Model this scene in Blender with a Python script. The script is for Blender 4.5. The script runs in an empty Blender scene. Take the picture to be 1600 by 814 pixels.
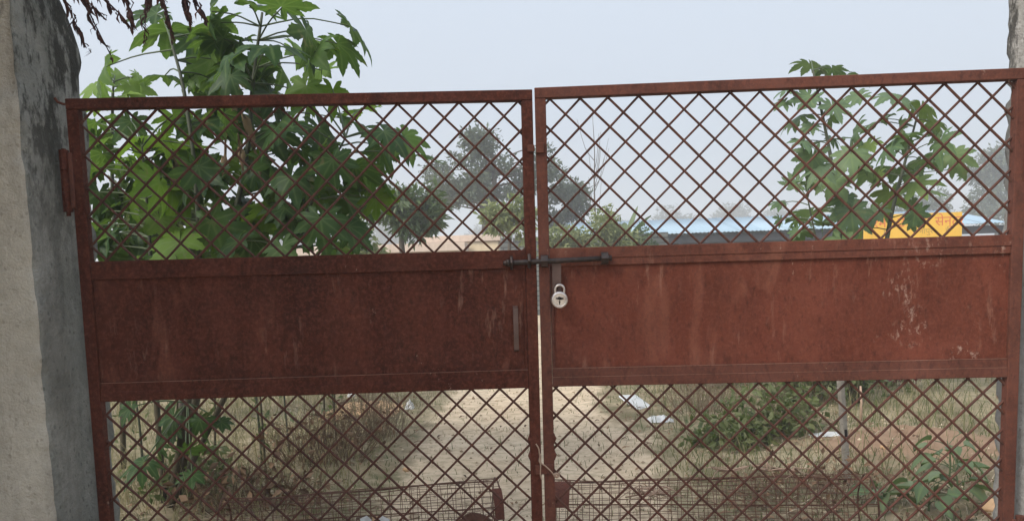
import bpy, bmesh, math, random
import numpy as np
from mathutils import Vector, Matrix

scene = bpy.context.scene
COL = scene.collection
PI = math.pi
random.seed(11)

# ------------------------------------------------------------------ camera
cam_data = bpy.data.cameras.new("camera")
cam = bpy.data.objects.new("camera", cam_data)
COL.objects.link(cam)
scene.camera = cam
cam_data.sensor_width = 36.0
cam_data.lens = 25.99
cam_data.shift_y = 121.54 / 1600.0
cam_data.clip_start = 0.05
cam_data.clip_end = 3000.0


def camera_matrix(loc, yaw, pitch, roll):
    m = Matrix.Rotation(yaw, 3, 'Z') @ Matrix.Rotation(pitch, 3, 'X') @ Matrix.Rotation(roll, 3, 'Y')
    r, f, u = m.col[0], m.col[1], m.col[2]
    out = Matrix(((r[0], u[0], -f[0], loc[0]), (r[1], u[1], -f[1], loc[1]), (r[2], u[2], -f[2], loc[2]), (0, 0, 0, 1)))
    return out


cam.matrix_world = camera_matrix((-0.0723, -2.8, 1.5), 0.00764, -0.09179, 0.0319)

# ------------------------------------------------------------------ sky, sun, exposure
SUN_ELEV = math.radians(40)
SUN_AZ = math.radians(233)          # compass bearing of the sun: behind the camera, to the left
world = bpy.data.worlds.new("World")
scene.world = world
world.use_nodes = True
wt = world.node_tree
wt.nodes.clear()
sky = wt.nodes.new('ShaderNodeTexSky')
sky.sky_type = 'NISHITA'
sky.sun_disc = False
sky.sun_elevation = SUN_ELEV
sky.sun_rotation = SUN_AZ
sky.air_density = 1.0
sky.dust_density = 6.0
sky.ozone_density = 1.0
hsv = wt.nodes.new('ShaderNodeHueSaturation')
hsv.inputs['Saturation'].default_value = 0.35
wt.links.new(sky.outputs[0], hsv.inputs['Color'])
deck = wt.nodes.new('ShaderNodeMix')       # the even overcast layer over the clear-sky model
deck.data_type = 'RGBA'
deck.inputs['Factor'].default_value = 0.8
# an overcast deck is brighter overhead than at the horizon
wc = wt.nodes.new('ShaderNodeTexCoord')
wsep = wt.nodes.new('ShaderNodeSeparateXYZ')
wt.links.new(wc.outputs['Generated'], wsep.inputs[0])
wmx = wt.nodes.new('ShaderNodeMath'); wmx.operation = 'MAXIMUM'; wmx.inputs[1].default_value = 0.0
wt.links.new(wsep.outputs['Z'], wmx.inputs[0])
wma = wt.nodes.new('ShaderNodeMath'); wma.operation = 'MULTIPLY_ADD'; wma.inputs[1].default_value = 1.2; wma.inputs[2].default_value = 1.0
wt.links.new(wmx.outputs[0], wma.inputs[0])
wsc = wt.nodes.new('ShaderNodeVectorMath'); wsc.operation = 'SCALE'
wsc.inputs[0].default_value = (1.90, 2.17, 2.56)
wt.links.new(wma.outputs[0], wsc.inputs['Scale'])
wt.links.new(wsc.outputs[0], deck.inputs['B'])
wt.links.new(hsv.outputs[0], deck.inputs['A'])
bg = wt.nodes.new('ShaderNodeBackground')
bg.inputs['Strength'].default_value = 0.10
wt.links.new(deck.outputs['Result'], bg.inputs['Color'])
wo = wt.nodes.new('ShaderNodeOutputWorld')
wt.links.new(bg.outputs[0], wo.inputs['Surface'])

sun_data = bpy.data.lights.new("sun", 'SUN')
sun_data.energy = 1.5
sun_data.angle = math.radians(22)
sun_data.color = (1.0, 0.95, 0.87)
sun = bpy.data.objects.new("sun", sun_data)
COL.objects.link(sun)
sdir = Vector((math.sin(SUN_AZ) * math.cos(SUN_ELEV), math.cos(SUN_AZ) * math.cos(SUN_ELEV), math.sin(SUN_ELEV)))
sun.rotation_euler = sdir.to_track_quat('Z', 'Y').to_euler()
sun.location = sdir * 50

scene.view_settings.view_transform = 'Standard'
scene.view_settings.look = 'None'
scene.view_settings.gamma = 1.0
scene.view_settings.use_curve_mapping = False
scene.view_settings.exposure = 1.34
scene.render.engine = 'CYCLES'
scene.cycles.use_denoising = True
scene.cycles.max_bounces = 8
scene.cycles.diffuse_bounces = 3
scene.cycles.glossy_bounces = 2
scene.cycles.transmission_bounces = 3
scene.cycles.transparent_max_bounces = 8
scene.cycles.volume_bounces = 2

# ------------------------------------------------------------------ measured positions (metres; x right, y away, z up)
CASTOR_LEFT = [(-2.335, 2.305, 3.18, 0.285), (-2.192, 2.308, 3.106, 0.207), (-1.881, 2.015, 3.113, 0.238), (-1.615, 1.786, 3.131, 0.248), (-1.356, 1.554, 3.028, 0.204), (-1.312, 1.883, 3.002, 0.245), (-1.258, 1.908, 2.886, 0.233), (-1.439, 1.545, 2.816, 0.235), (-1.644, 1.549, 2.789, 0.196), (-1.658, 2.499, 2.96, 0.262), (-1.707, 2.152, 2.768, 0.223), (-1.291, 1.735, 2.633, 0.184), (-1.906, 1.935, 3.153, 0.179), (-2.281, 2.474, 2.874, 0.133), (-2.457, 2.398, 3.311, 0.197), (-2.806, 2.344, 2.961, 0.269), (-1.797, 1.892, 2.753, 0.169), (-1.191, 1.993, 2.672, 0.155), (-2.505, 2.186, 2.452, 0.278), (-2.033, 2.056, 2.514, 0.262), (-1.806, 1.771, 2.497, 0.185), (-1.783, 2.38, 2.462, 0.257), (-1.397, 1.564, 2.397, 0.236), (-1.333, 2.179, 2.474, 0.269), (-1.202, 2.37, 2.57, 0.256), (-0.835, 1.727, 2.354, 0.196), (-1.108, 2.395, 2.628, 0.187), (-1.523, 2.372, 2.344, 0.233), (-1.102, 1.519, 2.163, 0.175), (-1.896, 2.207, 2.31, 0.203), (-2.098, 1.501, 2.066, 0.194), (-2.79, 2.412, 2.252, 0.197), (-2.676, 2.345, 2.118, 0.208), (-2.269, 2.306, 2.014, 0.299), (-2.262, 1.816, 1.893, 0.249), (-2.897, 2.569, 1.966, 0.266), (-2.893, 2.629, 1.822, 0.22), (-2.117, 1.736, 1.748, 0.225), (-1.948, 1.82, 1.864, 0.25), (-1.916, 2.3, 2.003, 0.23), (-1.72, 2.007, 2.093, 0.238), (-1.607, 2.006, 1.926, 0.26), (-1.765, 1.736, 1.737, 0.204), (-1.425, 1.515, 1.68, 0.175), (-1.511, 2.433, 2.09, 0.236), (-1.211, 1.586, 1.843, 0.197), (-1.225, 2.345, 2.028, 0.208), (-1.107, 1.868, 1.812, 0.168), (-1.356, 2.451, 1.721, 0.189), (-1.384, 1.899, 1.679, 0.169), (-1.125, 2.436, 2.188, 0.179), (-1.985, 2.056, 2.127, 0.219), (-1.97, 1.74, 2.185, 0.184), (-2.346, 2.241, 2.351, 0.182), (-2.993, 2.561, 2.421, 0.169), (-2.885, 2.283, 2.118, 0.174), (-2.887, 2.214, 1.89, 0.181), (-3.032, 2.531, 1.75, 0.192), (-2.761, 2.629, 1.711, 0.196), (-1.398, 1.694, 2.104, 0.202), (-1.591, 1.89, 2.213, 0.203), (-1.858, 2.298, 1.871, 0.22), (-1.471, 1.88, 1.833, 0.19), (-2.315, 2.213, 2.596, 0.181), (-0.99, 2.113, 2.287, 0.133), (-2.217, 2.441, 1.667, 0.236), (-1.872, 2.492, 1.657, 0.238), (-3.061, 2.635, 2.661, 0.186), (-2.938, 2.578, 2.534, 0.165), (-2.99, 2.391, 2.286, 0.168), (-2.884, 2.438, 2.09, 0.189), (-2.972, 2.34, 1.996, 0.167), (-2.77, 2.151, 1.828, 0.187), (-2.729, 2.529, 2.363, 0.182), (-2.744, 2.704, 2.111, 0.223), (-3.13, 2.743, 2.569, 0.15), (-2.915, 2.644, 2.694, 0.127), (-2.685, 2.393, 2.602, 0.159), (-2.315, 1.9, 0.632, 0.178), (-2.393, 1.649, 0.405, 0.16), (-2.15, 1.69, 0.467, 0.137), (-2.096, 1.794, 0.626, 0.108), (-2.008, 1.903, 0.588, 0.085), (-2.503, 1.756, 0.727, 0.123), (-2.082, 1.601, 0.328, 0.103), (-2.321, 1.72, 0.506, 0.106)]
CASTOR_LEFT_STEMS = [[(-2.378, 1.89, 0.0), (-2.232, 1.9, 0.629), (-2.178, 1.95, 0.996), (-2.101, 1.95, 1.491), (-2.059, 1.9, 2.131), (-2.117, 1.95, 2.693), (-2.201, 2.0, 3.022)], [(-2.377, 1.95, 0.002), (-2.125, 2.0, 0.989), (-1.945, 2.0, 1.65), (-1.769, 2.0, 2.255), (-1.697, 2.0, 2.73), (-1.61, 2.0, 3.158)], [(-2.37, 1.85, 0.022), (-1.835, 1.9, 0.992), (-1.554, 1.9, 1.555), (-1.291, 1.85, 2.022), (-1.083, 1.8, 2.338)], [(-2.437, 1.95, -0.018), (-2.51, 2.1, 0.989), (-2.479, 2.1, 1.669), (-2.477, 2.1, 2.086), (-2.48, 2.1, 2.374)]]
CASTOR_RIGHT = [(3.081, 5.207, 3.555, 0.274), (3.295, 5.157, 3.489, 0.215), (3.319, 4.625, 3.281, 0.174), (2.84, 4.591, 3.095, 0.233), (2.853, 4.867, 2.955, 0.242), (3.002, 5.116, 2.831, 0.214), (2.994, 4.438, 2.965, 0.235), (3.54, 5.032, 3.172, 0.226), (3.642, 4.519, 3.052, 0.264), (4.026, 4.772, 3.004, 0.259), (4.248, 4.959, 2.864, 0.245), (3.587, 4.652, 2.869, 0.268), (3.45, 4.898, 2.827, 0.312), (3.195, 4.907, 2.71, 0.278), (2.555, 4.007, 2.566, 0.184), (2.659, 4.051, 2.456, 0.247), (3.071, 4.194, 2.464, 0.283), (3.467, 4.278, 2.535, 0.229), (3.638, 4.264, 2.615, 0.254), (3.823, 4.064, 2.534, 0.278), (4.069, 4.282, 2.445, 0.242), (4.492, 4.781, 2.362, 0.164), (3.706, 5.152, 2.403, 0.358), (3.006, 4.454, 2.263, 0.274), (2.799, 4.476, 2.254, 0.197), (2.7, 4.542, 2.253, 0.185), (3.839, 4.884, 2.397, 0.277), (4.171, 5.021, 2.502, 0.282), (3.947, 5.223, 2.203, 0.325), (3.825, 4.488, 2.222, 0.263), (4.201, 4.919, 2.163, 0.209), (3.126, 4.444, 2.088, 0.261), (3.069, 5.071, 2.016, 0.319), (3.124, 4.3, 1.954, 0.288), (2.891, 5.132, 1.947, 0.2), (3.032, 4.657, 1.859, 0.269), (3.515, 4.943, 1.809, 0.265), (2.792, 4.695, 1.793, 0.229), (3.788, 4.411, 1.929, 0.182), (3.532, 4.643, 1.968, 0.241), (2.933, 4.066, 1.68, 0.223), (2.72, 4.056, 2.34, 0.21), (3.482, 4.689, 2.632, 0.243), (3.729, 4.62, 2.797, 0.227)]
# [3.16779312 4.28354711 0.        ]
CASTOR_RIGHT_STEMS = [[(3.312, 4.6, -0.028), (3.238, 4.6, 0.897), (3.168, 4.6, 1.663), (3.067, 4.6, 2.415), (2.969, 4.6, 2.91), (2.874, 4.6, 3.338)], [(3.355, 4.65, -0.038), (3.524, 4.6, 1.016), (3.639, 4.6, 1.836), (3.786, 4.6, 2.453), (3.903, 4.6, 2.91)], [(3.27, 4.55, -0.017), (2.993, 4.4, 0.918), (2.865, 4.4, 1.542), (2.751, 4.4, 2.096)]]
CASTOR_YOUNG = [(-3.086, 3.0, 3.078, 0.157), (-3.107, 2.756, 2.939, 0.16), (-2.928, 2.917, 2.972, 0.165), (-2.996, 2.897, 2.899, 0.154), (-3.138, 2.929, 2.864, 0.144), (-2.9, 2.969, 3.055, 0.125), (-3.132, 2.907, 3.084, 0.113)]
CASTOR_YOUNG_STEM = [[(-3.214, 2.9, -0.105), (-3.144, 2.9, 1.212), (-3.124, 2.9, 2.19), (-3.069, 2.9, 2.855), (-3.047, 2.9, 3.005)]]
DRY_STRANDS = [[(-1.684, -0.02, 2.585), (-1.666, -0.02, 2.495), (-1.639, -0.02, 2.426), (-1.614, -0.02, 2.355)], [(-1.601, -0.04, 2.564), (-1.581, -0.04, 2.474), (-1.552, -0.04, 2.401), (-1.515, -0.04, 2.319)], [(-1.539, -0.06, 2.565), (-1.499, -0.06, 2.498), (-1.456, -0.06, 2.452), (-1.425, -0.06, 2.407)], [(-1.342, -0.08, 2.551), (-1.353, -0.08, 2.497), (-1.362, -0.08, 2.431), (-1.37, -0.08, 2.361)], [(-1.287, -0.1, 2.542), (-1.283, -0.1, 2.477), (-1.274, -0.1, 2.422), (-1.265, -0.1, 2.356)], [(-1.207, -0.12, 2.532), (-1.202, -0.12, 2.478), (-1.193, -0.12, 2.439), (-1.186, -0.12, 2.408)], [(-1.163, -0.14, 2.523), (-1.153, -0.14, 2.469), (-1.14, -0.14, 2.437), (-1.126, -0.14, 2.404)], [(-1.556, -0.16, 2.529), (-1.533, -0.16, 2.485), (-1.503, -0.16, 2.453), (-1.476, -0.16, 2.426)], [(-1.387, -0.18, 2.516), (-1.373, -0.18, 2.473), (-1.366, -0.18, 2.42), (-1.363, -0.18, 2.373)]]

# ------------------------------------------------------------------ helpers
def mesh_object(name, V, F, mats=None, parent=None, smooth=False, mi=None, attrs=None):
    me = bpy.data.meshes.new(name)
    me.from_pydata([tuple(v) for v in V] if not isinstance(V, np.ndarray) else V.tolist(), [], F if not isinstance(F, np.ndarray) else F.tolist())
    if mats is None:
        mats = []
    if not isinstance(mats, (list, tuple)):
        mats = [mats]
    for m in mats:
        me.materials.append(m)
    if mi is not None:
        me.polygons.foreach_set('material_index', np.asarray(mi, dtype=np.int32))
    if smooth:
        me.polygons.foreach_set('use_smooth', np.ones(len(me.polygons), dtype=bool))
    if attrs:
        for k, arr in attrs.items():
            a = me.attributes.new(k, 'FLOAT', 'POINT')
            a.data.foreach_set('value', np.asarray(arr, dtype=np.float32))
    me.update()
    o = bpy.data.objects.new(name, me)
    COL.objects.link(o)
    if parent is not None:
        o.parent = parent
    return o


def tag(o, label=None, cat=None, group=None, kind=None):
    if label:
        o['label'] = label
    if cat:
        o['category'] = cat
    if group:
        o['group'] = group
    if kind:
        o['kind'] = kind
    return o


def empty(name, loc, rot=(0, 0, 0)):
    o = bpy.data.objects.new(name, None)
    o.empty_display_size = 0.1
    COL.objects.link(o)
    o.location = loc
    o.rotation_euler = rot
    return o


class MB:
    """collects shapes into one mesh"""

    def __init__(self):
        self.V, self.F, self.M, self.A = [], [], [], []

    def add(self, V, F, mi=0, a=None):
        b = len(self.V)
        self.V.extend([tuple(v) for v in V])
        self.F.extend([tuple(i + b for i in f) for f in F])
        self.M.extend([mi] * len(F))
        self.A.extend(a if a is not None else [0.0] * len(V))

    def box(self, x0, x1, y0, y1, z0, z1, mi=0):
        V = [(x0, y0, z0), (x1, y0, z0), (x1, y1, z0), (x0, y1, z0), (x0, y0, z1), (x1, y0, z1), (x1, y1, z1), (x0, y1, z1)]
        F = [(0, 3, 2, 1), (4, 5, 6, 7), (0, 1, 5, 4), (1, 2, 6, 5), (2, 3, 7, 6), (3, 0, 4, 7)]
        self.add(V, F, mi)

    def tube(self, pts, rad, n=6, mi=0, cap=True):
        pts = [Vector(p) for p in pts]
        if not isinstance(rad, (list, tuple)):
            rad = [rad] * len(pts)
        V, F = [], []
        prev = None
        for i, p in enumerate(pts):
            d = (pts[min(i + 1, len(pts) - 1)] - pts[max(i - 1, 0)])
            if d.length < 1e-9:
                d = Vector((0, 0, 1))
            d.normalize()
            if prev is None:
                ref = Vector((0, 0, 1)) if abs(d.z) < 0.9 else Vector((1, 0, 0))
                a = d.cross(ref).normalized()
            else:
                a = (prev - d * prev.dot(d))
                a = a.normalized() if a.length > 1e-6 else d.orthogonal().normalized()
            prev = a
            b = d.cross(a)
            for k in range(n):
                t = 2 * PI * k / n
                V.append(p + (a * math.cos(t) + b * math.sin(t)) * rad[i])
        for i in range(len(pts) - 1):
            for k in range(n):
                k2 = (k + 1) % n
                F.append((i * n + k, i * n + k2, (i + 1) * n + k2, (i + 1) * n + k))
        if cap:
            F.append(tuple(range(n - 1, -1, -1)))
            F.append(tuple((len(pts) - 1) * n + k for k in range(n)))
        self.add(V, F, mi)

    def build(self, name, mats, parent=None, smooth=False, attr=None):
        return mesh_object(name, self.V, self.F, mats, parent, smooth, self.M if isinstance(mats, (list, tuple)) and len(mats) > 1 else None, {attr: self.A} if attr else None)


def bevel_box(name, x0, x1, y0, y1, z0, z1, mat, parent=None, w=0.003):
    bm = bmesh.new()
    bmesh.ops.create_cube(bm, size=1.0)
    for v in bm.verts:
        v.co = Vector(((x0 + x1) / 2 + v.co.x * (x1 - x0), (y0 + y1) / 2 + v.co.y * (y1 - y0), (z0 + z1) / 2 + v.co.z * (z1 - z0)))
    bmesh.ops.bevel(bm, geom=bm.edges[:], offset=w, segments=1, affect='EDGES')
    me = bpy.data.meshes.new(name)
    bm.to_mesh(me)
    bm.free()
    me.materials.append(mat)
    o = bpy.data.objects.new(name, me)
    COL.objects.link(o)
    if parent:
        o.parent = parent
    return o


def smooth_path(pts, n):
    """Catmull-Rom resample of a polyline to n points"""
    P = [Vector(p) for p in pts]
    P = [P[0] * 2 - P[1]] + P + [P[-1] * 2 - P[-2]]
    out = []
    segs = len(P) - 3
    for i in range(n):
        t = i / (n - 1) * segs
        k = min(int(t), segs - 1)
        t -= k
        a, b, c, d = P[k], P[k + 1], P[k + 2], P[k + 3]
        out.append(0.5 * ((2 * b) + (c - a) * t + (2 * a - 5 * b + 4 * c - d) * t * t + (3 * b - a - 3 * c + d) * t ** 3))
    return out


def vnoise(x, y, seed=0):
    """cheap smooth 2-D noise, about -1..1"""
    r = np.random.default_rng(seed)
    s = 0
    for k in range(9):
        fx, fy, ph = r.uniform(-1, 1), r.uniform(-1, 1), r.uniform(0, 6.28)
        s = s + np.sin(x * fx * 2.2 + y * fy * 2.2 + ph)
    return s / 4.0


# ------------------------------------------------------------------ materials
class Mat:
    def __init__(self, name, rough=0.8, spec=0.3):
        self.m = bpy.data.materials.new(name)
        self.m.use_nodes = True
        self.t = self.m.node_tree
        self.p = self.t.nodes['Principled BSDF']
        self.out = self.t.nodes['Material Output']
        self.p.inputs['Roughness'].default_value = rough
        self.p.inputs['Specular IOR Level'].default_value = spec
        self.co = None

    def n(self, kind, **kw):
        nd = self.t.nodes.new(kind)
        for k, v in kw.items():
            setattr(nd, k, v)
        return nd

    def link(self, a, b):
        self.t.links.new(a, b)

    def coords(self, which='Object'):
        if self.co is None:
            self.co = self.n('ShaderNodeTexCoord')
        return self.co.outputs[which]

    def mapping(self, scale=(1, 1, 1), loc=(0, 0, 0), rot=(0, 0, 0), which='Object'):
        mp = self.n('ShaderNodeMapping')
        mp.inputs['Scale'].default_value = scale
        mp.inputs['Location'].default_value = loc
        mp.inputs['Rotation'].default_value = rot
        self.link(self.coords(which), mp.inputs['Vector'])
        return mp.outputs[0]

    def noise(self, scale, detail=4, rough=0.55, vec=None, dist=0.0):
        nd = self.n('ShaderNodeTexNoise')
        nd.inputs['Scale'].default_value = scale
        nd.inputs['Detail'].default_value = detail
        nd.inputs['Roughness'].default_value = rough
        nd.inputs['Distortion'].default_value = dist
        self.link(vec if vec is not None else self.coords(), nd.inputs['Vector'])
        return nd.outputs['Fac']

    def ramp(self, fac, stops):
        nd = self.n('ShaderNodeValToRGB')
        el = nd.color_ramp.elements
        while len(el) < len(stops):
            el.new(0.5)
        for e, (pos, c) in zip(el, stops):
            e.position = pos
            e.color = (c, c, c, 1) if isinstance(c, (int, float)) else (*c, 1)
        self.link(fac, nd.inputs['Fac'])
        return nd.outputs['Color']

    def mix(self, fac, a, b, blend='MIX'):
        nd = self.n('ShaderNodeMix', data_type='RGBA', blend_type=blend)
        for sock, v in (('Factor', fac), ('A', a), ('B', b)):
            s = [i for i in nd.inputs if i.name == sock and (i.type == 'RGBA' or sock == 'Factor')][0]
            if isinstance(v, (int, float)) and sock == 'Factor':
                s.default_value = v
            elif isinstance(v, tuple):
                s.default_value = (*v, 1)
            else:
                self.link(v, s)
        return [o for o in nd.outputs if o.type == 'RGBA'][0]

    def math(self, op, a, b=0.0, clamp=False):
        nd = self.n('ShaderNodeMath', operation=op, use_clamp=clamp)
        for s, v in zip(nd.inputs, (a, b)):
            if isinstance(v, (int, float)):
                s.default_value = v
            else:
                self.link(v, s)
        return nd.outputs[0]

    def attr(self, name):
        nd = self.n('ShaderNodeAttribute', attribute_name=name)
        return nd.outputs['Fac']

    def objrand(self):
        return self.n('ShaderNodeObjectInfo').outputs['Random']

    def bump(self, h, strength=0.3, dist=0.01):
        nd = self.n('ShaderNodeBump')
        nd.inputs['Strength'].default_value = strength
        nd.inputs['Distance'].default_value = dist
        self.link(h, nd.inputs['Height'])
        self.link(nd.outputs[0], self.p.inputs['Normal'])

    def color(self, c):
        if isinstance(c, tuple):
            self.p.inputs['Base Color'].default_value = (*c, 1)
        else:
            self.link(c, self.p.inputs['Base Color'])
        return self

    def roughness(self, v):
        self.link(v, self.p.inputs['Roughness'])

    def translucent(self, col, amount):
        tr = self.n('ShaderNodeBsdfTranslucent')
        if isinstance(col, tuple):
            tr.inputs['Color'].default_value = (*col, 1)
        else:
            self.link(col, tr.inputs['Color'])
        mx = self.n('ShaderNodeMixShader')
        mx.inputs[0].default_value = amount
        self.link(self.p.outputs[0], mx.inputs[1])
        self.link(tr.outputs[0], mx.inputs[2])
        self.link(mx.outputs[0], self.out.inputs['Surface'])


def rust_paint(name, marks=False, c1=(0.088, 0.023, 0.013), c2=(0.160, 0.045, 0.028), c3=(0.036, 0.013, 0.009), spatter=None):
    M = Mat(name, 0.75, 0.12)
    big = M.ramp(M.noise(2.1, 6, 0.66, dist=0.4), [(0.30, 0.0), (0.70, 1.0)])
    col = M.mix(big, c1, c2)
    # long vertical runs of thinner, rustier paint
    streak = M.ramp(M.noise(1.0, 6, 0.7, M.mapping((7, 7, 0.9))), [(0.42, 0.0), (0.74, 1.0)])
    col = M.mix(M.math('MULTIPLY', streak, 0.28), col, (0.20, 0.066, 0.040))
    dark = M.ramp(M.noise(3.2, 7, 0.72, M.mapping((1, 1, 0.6), (3, 1, 2)), 0.5), [(0.48, 0.0), (0.68, 1.0)])
    col = M.mix(M.math('MULTIPLY', dark, 0.42), col, c3)
    fine = M.noise(75, 5, 0.75)
    col = M.mix(M.math('MULTIPLY', M.ramp(fine, [(0.46, 0.0), (0.72, 1.0)]), 0.5), col, (0.21, 0.068, 0.042))
    col = M.mix(M.math('MULTIPLY', M.ramp(M.noise(48, 5, 0.75, M.mapping((1, 1, 0.5), (1, 8, 3))), [(0.52, 0.0), (0.70, 1.0)]), 0.6), col, c3)
    if marks:
        sc = M.ramp(M.noise(1.0, 6, 0.72, M.mapping((30, 30, 5.0), (2, 0, 5), (0, 0.35, 0))), [(0.55, 0.0), (0.72, 1.0)])
        patch = M.ramp(M.noise(3.0, 3, 0.5, M.mapping((1, 1, 1), (7, 3, 1))), [(0.48, 0.0), (0.62, 1.0)])
        col = M.mix(M.math('MULTIPLY', M.math('MULTIPLY', sc, patch), 0.5), col, (0.40, 0.23, 0.17))
        wipe = M.ramp(M.noise(1.0, 4, 0.6, M.mapping((3.2, 3.2, 1.5), (12, 0, 3), (0, -0.3, 0)), 1.2), [(0.56, 0.0), (0.70, 1.0)])
        col = M.mix(M.math('MULTIPLY', wipe, 0.3), col, (0.32, 0.13, 0.085))
    chip = M.ramp(M.noise(42, 5, 0.75, M.mapping((1, 1, 0.55), (5, 2, 9))), [(0.64, 0.0), (0.70, 1.0)])
    where = M.ramp(M.noise(2.2, 2, 0.5, M.mapping((1, 1, 1), (11, 0, 4))), [(0.55, 0.0), (0.63, 1.0)])
    col = M.mix(M.math('MULTIPLY', M.math('MULTIPLY', chip, where), 0.6), col, (0.46, 0.33, 0.26))
    if spatter is not None:
        # whitish spatters near the hinge end of the right leaf
        sep = M.n('ShaderNodeSeparateXYZ')
        M.link(M.coords(), sep.inputs[0])
        zone = M.ramp(M.math('ADD', M.math('MULTIPLY', sep.outputs['X'], 1.0), -spatter), [(0.0, 0.0), (0.18, 1.0)])
        sp1 = M.ramp(M.noise(46, 5, 0.72, M.mapping((1.0, 1, 0.6), (3, 3, 3))), [(0.54, 0.0), (0.68, 1.0)])
        sp2 = M.ramp(M.noise(5.5, 2, 0.5, M.mapping((1, 1, 1), (2.3, 0, 6))), [(0.54, 0.0), (0.60, 1.0)])
        k = M.math('MULTIPLY', M.math('MULTIPLY', sp1, sp2), zone)
        col = M.mix(M.math('MULTIPLY', k, 0.5), col, (0.52, 0.38, 0.31))
    M.color(col)
    M.roughness(M.ramp(M.noise(7, 3), [(0.3, 0.62), (0.7, 0.9)]))
    M.bump(M.math('ADD', M.noise(90, 5, 0.7), M.math('MULTIPLY', M.noise(9, 4), 0.8)), 0.30, 0.005)
    return M.m


MAT = {}
MAT['rust'] = rust_paint('red_oxide_paint', False, (0.070, 0.026, 0.018), (0.140, 0.056, 0.041), (0.034, 0.015, 0.012))
SHADED = dict(c1=(0.040, 0.011, 0.007), c2=(0.085, 0.023, 0.014), c3=(0.020, 0.008, 0.005))   # left leaf: shade put into a darker copy of the paint
MAT['sheet'] = rust_paint('red_oxide_sheet', True, **SHADED)
MAT['rust_shaded'] = rust_paint('red_oxide_shaded', False, **SHADED)
MAT['sheet_spattered'] = rust_paint('red_oxide_sheet_spattered', True, spatter=-0.62)
MAT['rust_spattered'] = rust_paint('red_oxide_paint_spattered', True, (0.070, 0.024, 0.016), (0.145, 0.050, 0.034), (0.034, 0.014, 0.011), spatter=-0.5)
MAT['worn_highlight'] = rust_paint('worn_edge_highlight', False, (0.085, 0.034, 0.024), (0.30, 0.165, 0.12), (0.05, 0.02, 0.016))  # worn paint with the edge highlight put into its colour
MAT['bar'] = rust_paint('red_oxide_bars', False, (0.052, 0.026, 0.021), (0.112, 0.055, 0.042), (0.026, 0.014, 0.012))
M = Mat('dark_bolt_steel', 0.5, 0.5)
M.color(M.mix(M.ramp(M.noise(40, 4), [(0.35, 0.0), (0.7, 1.0)]), (0.022, 0.017, 0.016), (0.07, 0.045, 0.038)))
M.p.inputs['Metallic'].default_value = 0.4
M.bump(M.noise(120, 3), 0.2, 0.002)
MAT['bolt'] = M.m
M = Mat('worn_flat_steel', 0.55, 0.5)
M.color(M.mix(M.noise(30, 4), (0.06, 0.036, 0.028), (0.15, 0.085, 0.068)))
M.p.inputs['Metallic'].default_value = 0.2
MAT['steel'] = M.m
M = Mat('padlock_chrome', 0.3, 0.5)
M.color(M.mix(M.ramp(M.noise(60, 3), [(0.4, 0.0), (0.8, 1.0)]), (0.80, 0.74, 0.71), (0.42, 0.36, 0.33)))
M.p.inputs['Metallic'].default_value = 0.88
M.bump(M.noise(300, 3), 0.15, 0.001)
MAT['chrome'] = M.m
MAT['black'] = Mat('engraved_black', 0.7).color((0.015, 0.012, 0.012)).m
M = Mat('pale_twine', 0.9)
M.color(M.mix(M.noise(80), (0.30, 0.19, 0.13), (0.5, 0.36, 0.27)))
MAT['twine'] = M.m


def concrete(name, base, light, dark, top):
    M = Mat(name, 0.9, 0.15)
    col = M.mix(M.ramp(M.noise(2.4, 6, 0.65), [(0.3, 0.0), (0.7, 1.0)]), base, light)
    col = M.mix(M.math('MULTIPLY', M.ramp(M.noise(26, 6, 0.7), [(0.45, 0.0), (0.75, 1.0)]), 0.4), col, dark)
    st = M.ramp(M.noise(1.0, 6, 0.7, M.mapping((7, 7, 1.3))), [(0.46, 0.0), (0.66, 1.0)])
    col = M.mix(M.math('MULTIPLY', st, 0.55), col, dark)
    # black algae that grew on the upper third, broken up by noise
    sep = M.n('ShaderNodeSeparateXYZ')
    M.link(M.coords(), sep.inputs[0])
    hgt = M.ramp(M.math('DIVIDE', sep.outputs['Z'], 3.0), [(top / 3.0, 0.0), (min(top / 3.0 + 0.25, 1.0), 1.0)])
    alg = M.ramp(M.noise(6.0, 7, 0.75, M.mapping((1.6, 1.6, 0.7), (4, 4, 4))), [(0.46, 0.0), (0.54, 1.0)])
    col = M.mix(M.math('MULTIPLY', M.math('MULTIPLY', alg, hgt), 0.9), col, (0.028, 0.026, 0.022))
    pale = M.ramp(M.noise(5.0, 5, 0.7, M.mapping((1, 1, 0.5), (9, 1, 3))), [(0.58, 0.0), (0.7, 1.0)])
    col = M.mix(M.math('MULTIPLY', pale, 0.35), col, light)
    # pits and grit
    vo = M.n('ShaderNodeTexVoronoi')
    vo.inputs['Scale'].default_value = 34
    M.link(M.mapping((1, 1, 0.8), (2, 7, 1)), vo.inputs['Vector'])
    pit = M.ramp(M.math('ADD', vo.outputs['Distance'], M.math('MULTIPLY', M.noise(60, 4), 0.5)), [(0.36, 1.0), (0.46, 0.0)])
    col = M.mix(M.math('MULTIPLY', pit, 0.5), col, dark)
    col = M.mix(M.math('MULTIPLY', M.ramp(M.noise(180, 4, 0.8), [(0.45, 0.0), (0.7, 1.0)]), 0.3), col, dark)
    M.color(col)
    h = M.math('ADD', M.math('MULTIPLY', M.noise(14, 6, 0.7), 1.0), M.math('MULTIPLY', M.noise(120, 3), 0.25))
    M.bump(h, 0.9, 0.02)
    return M.m


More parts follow.
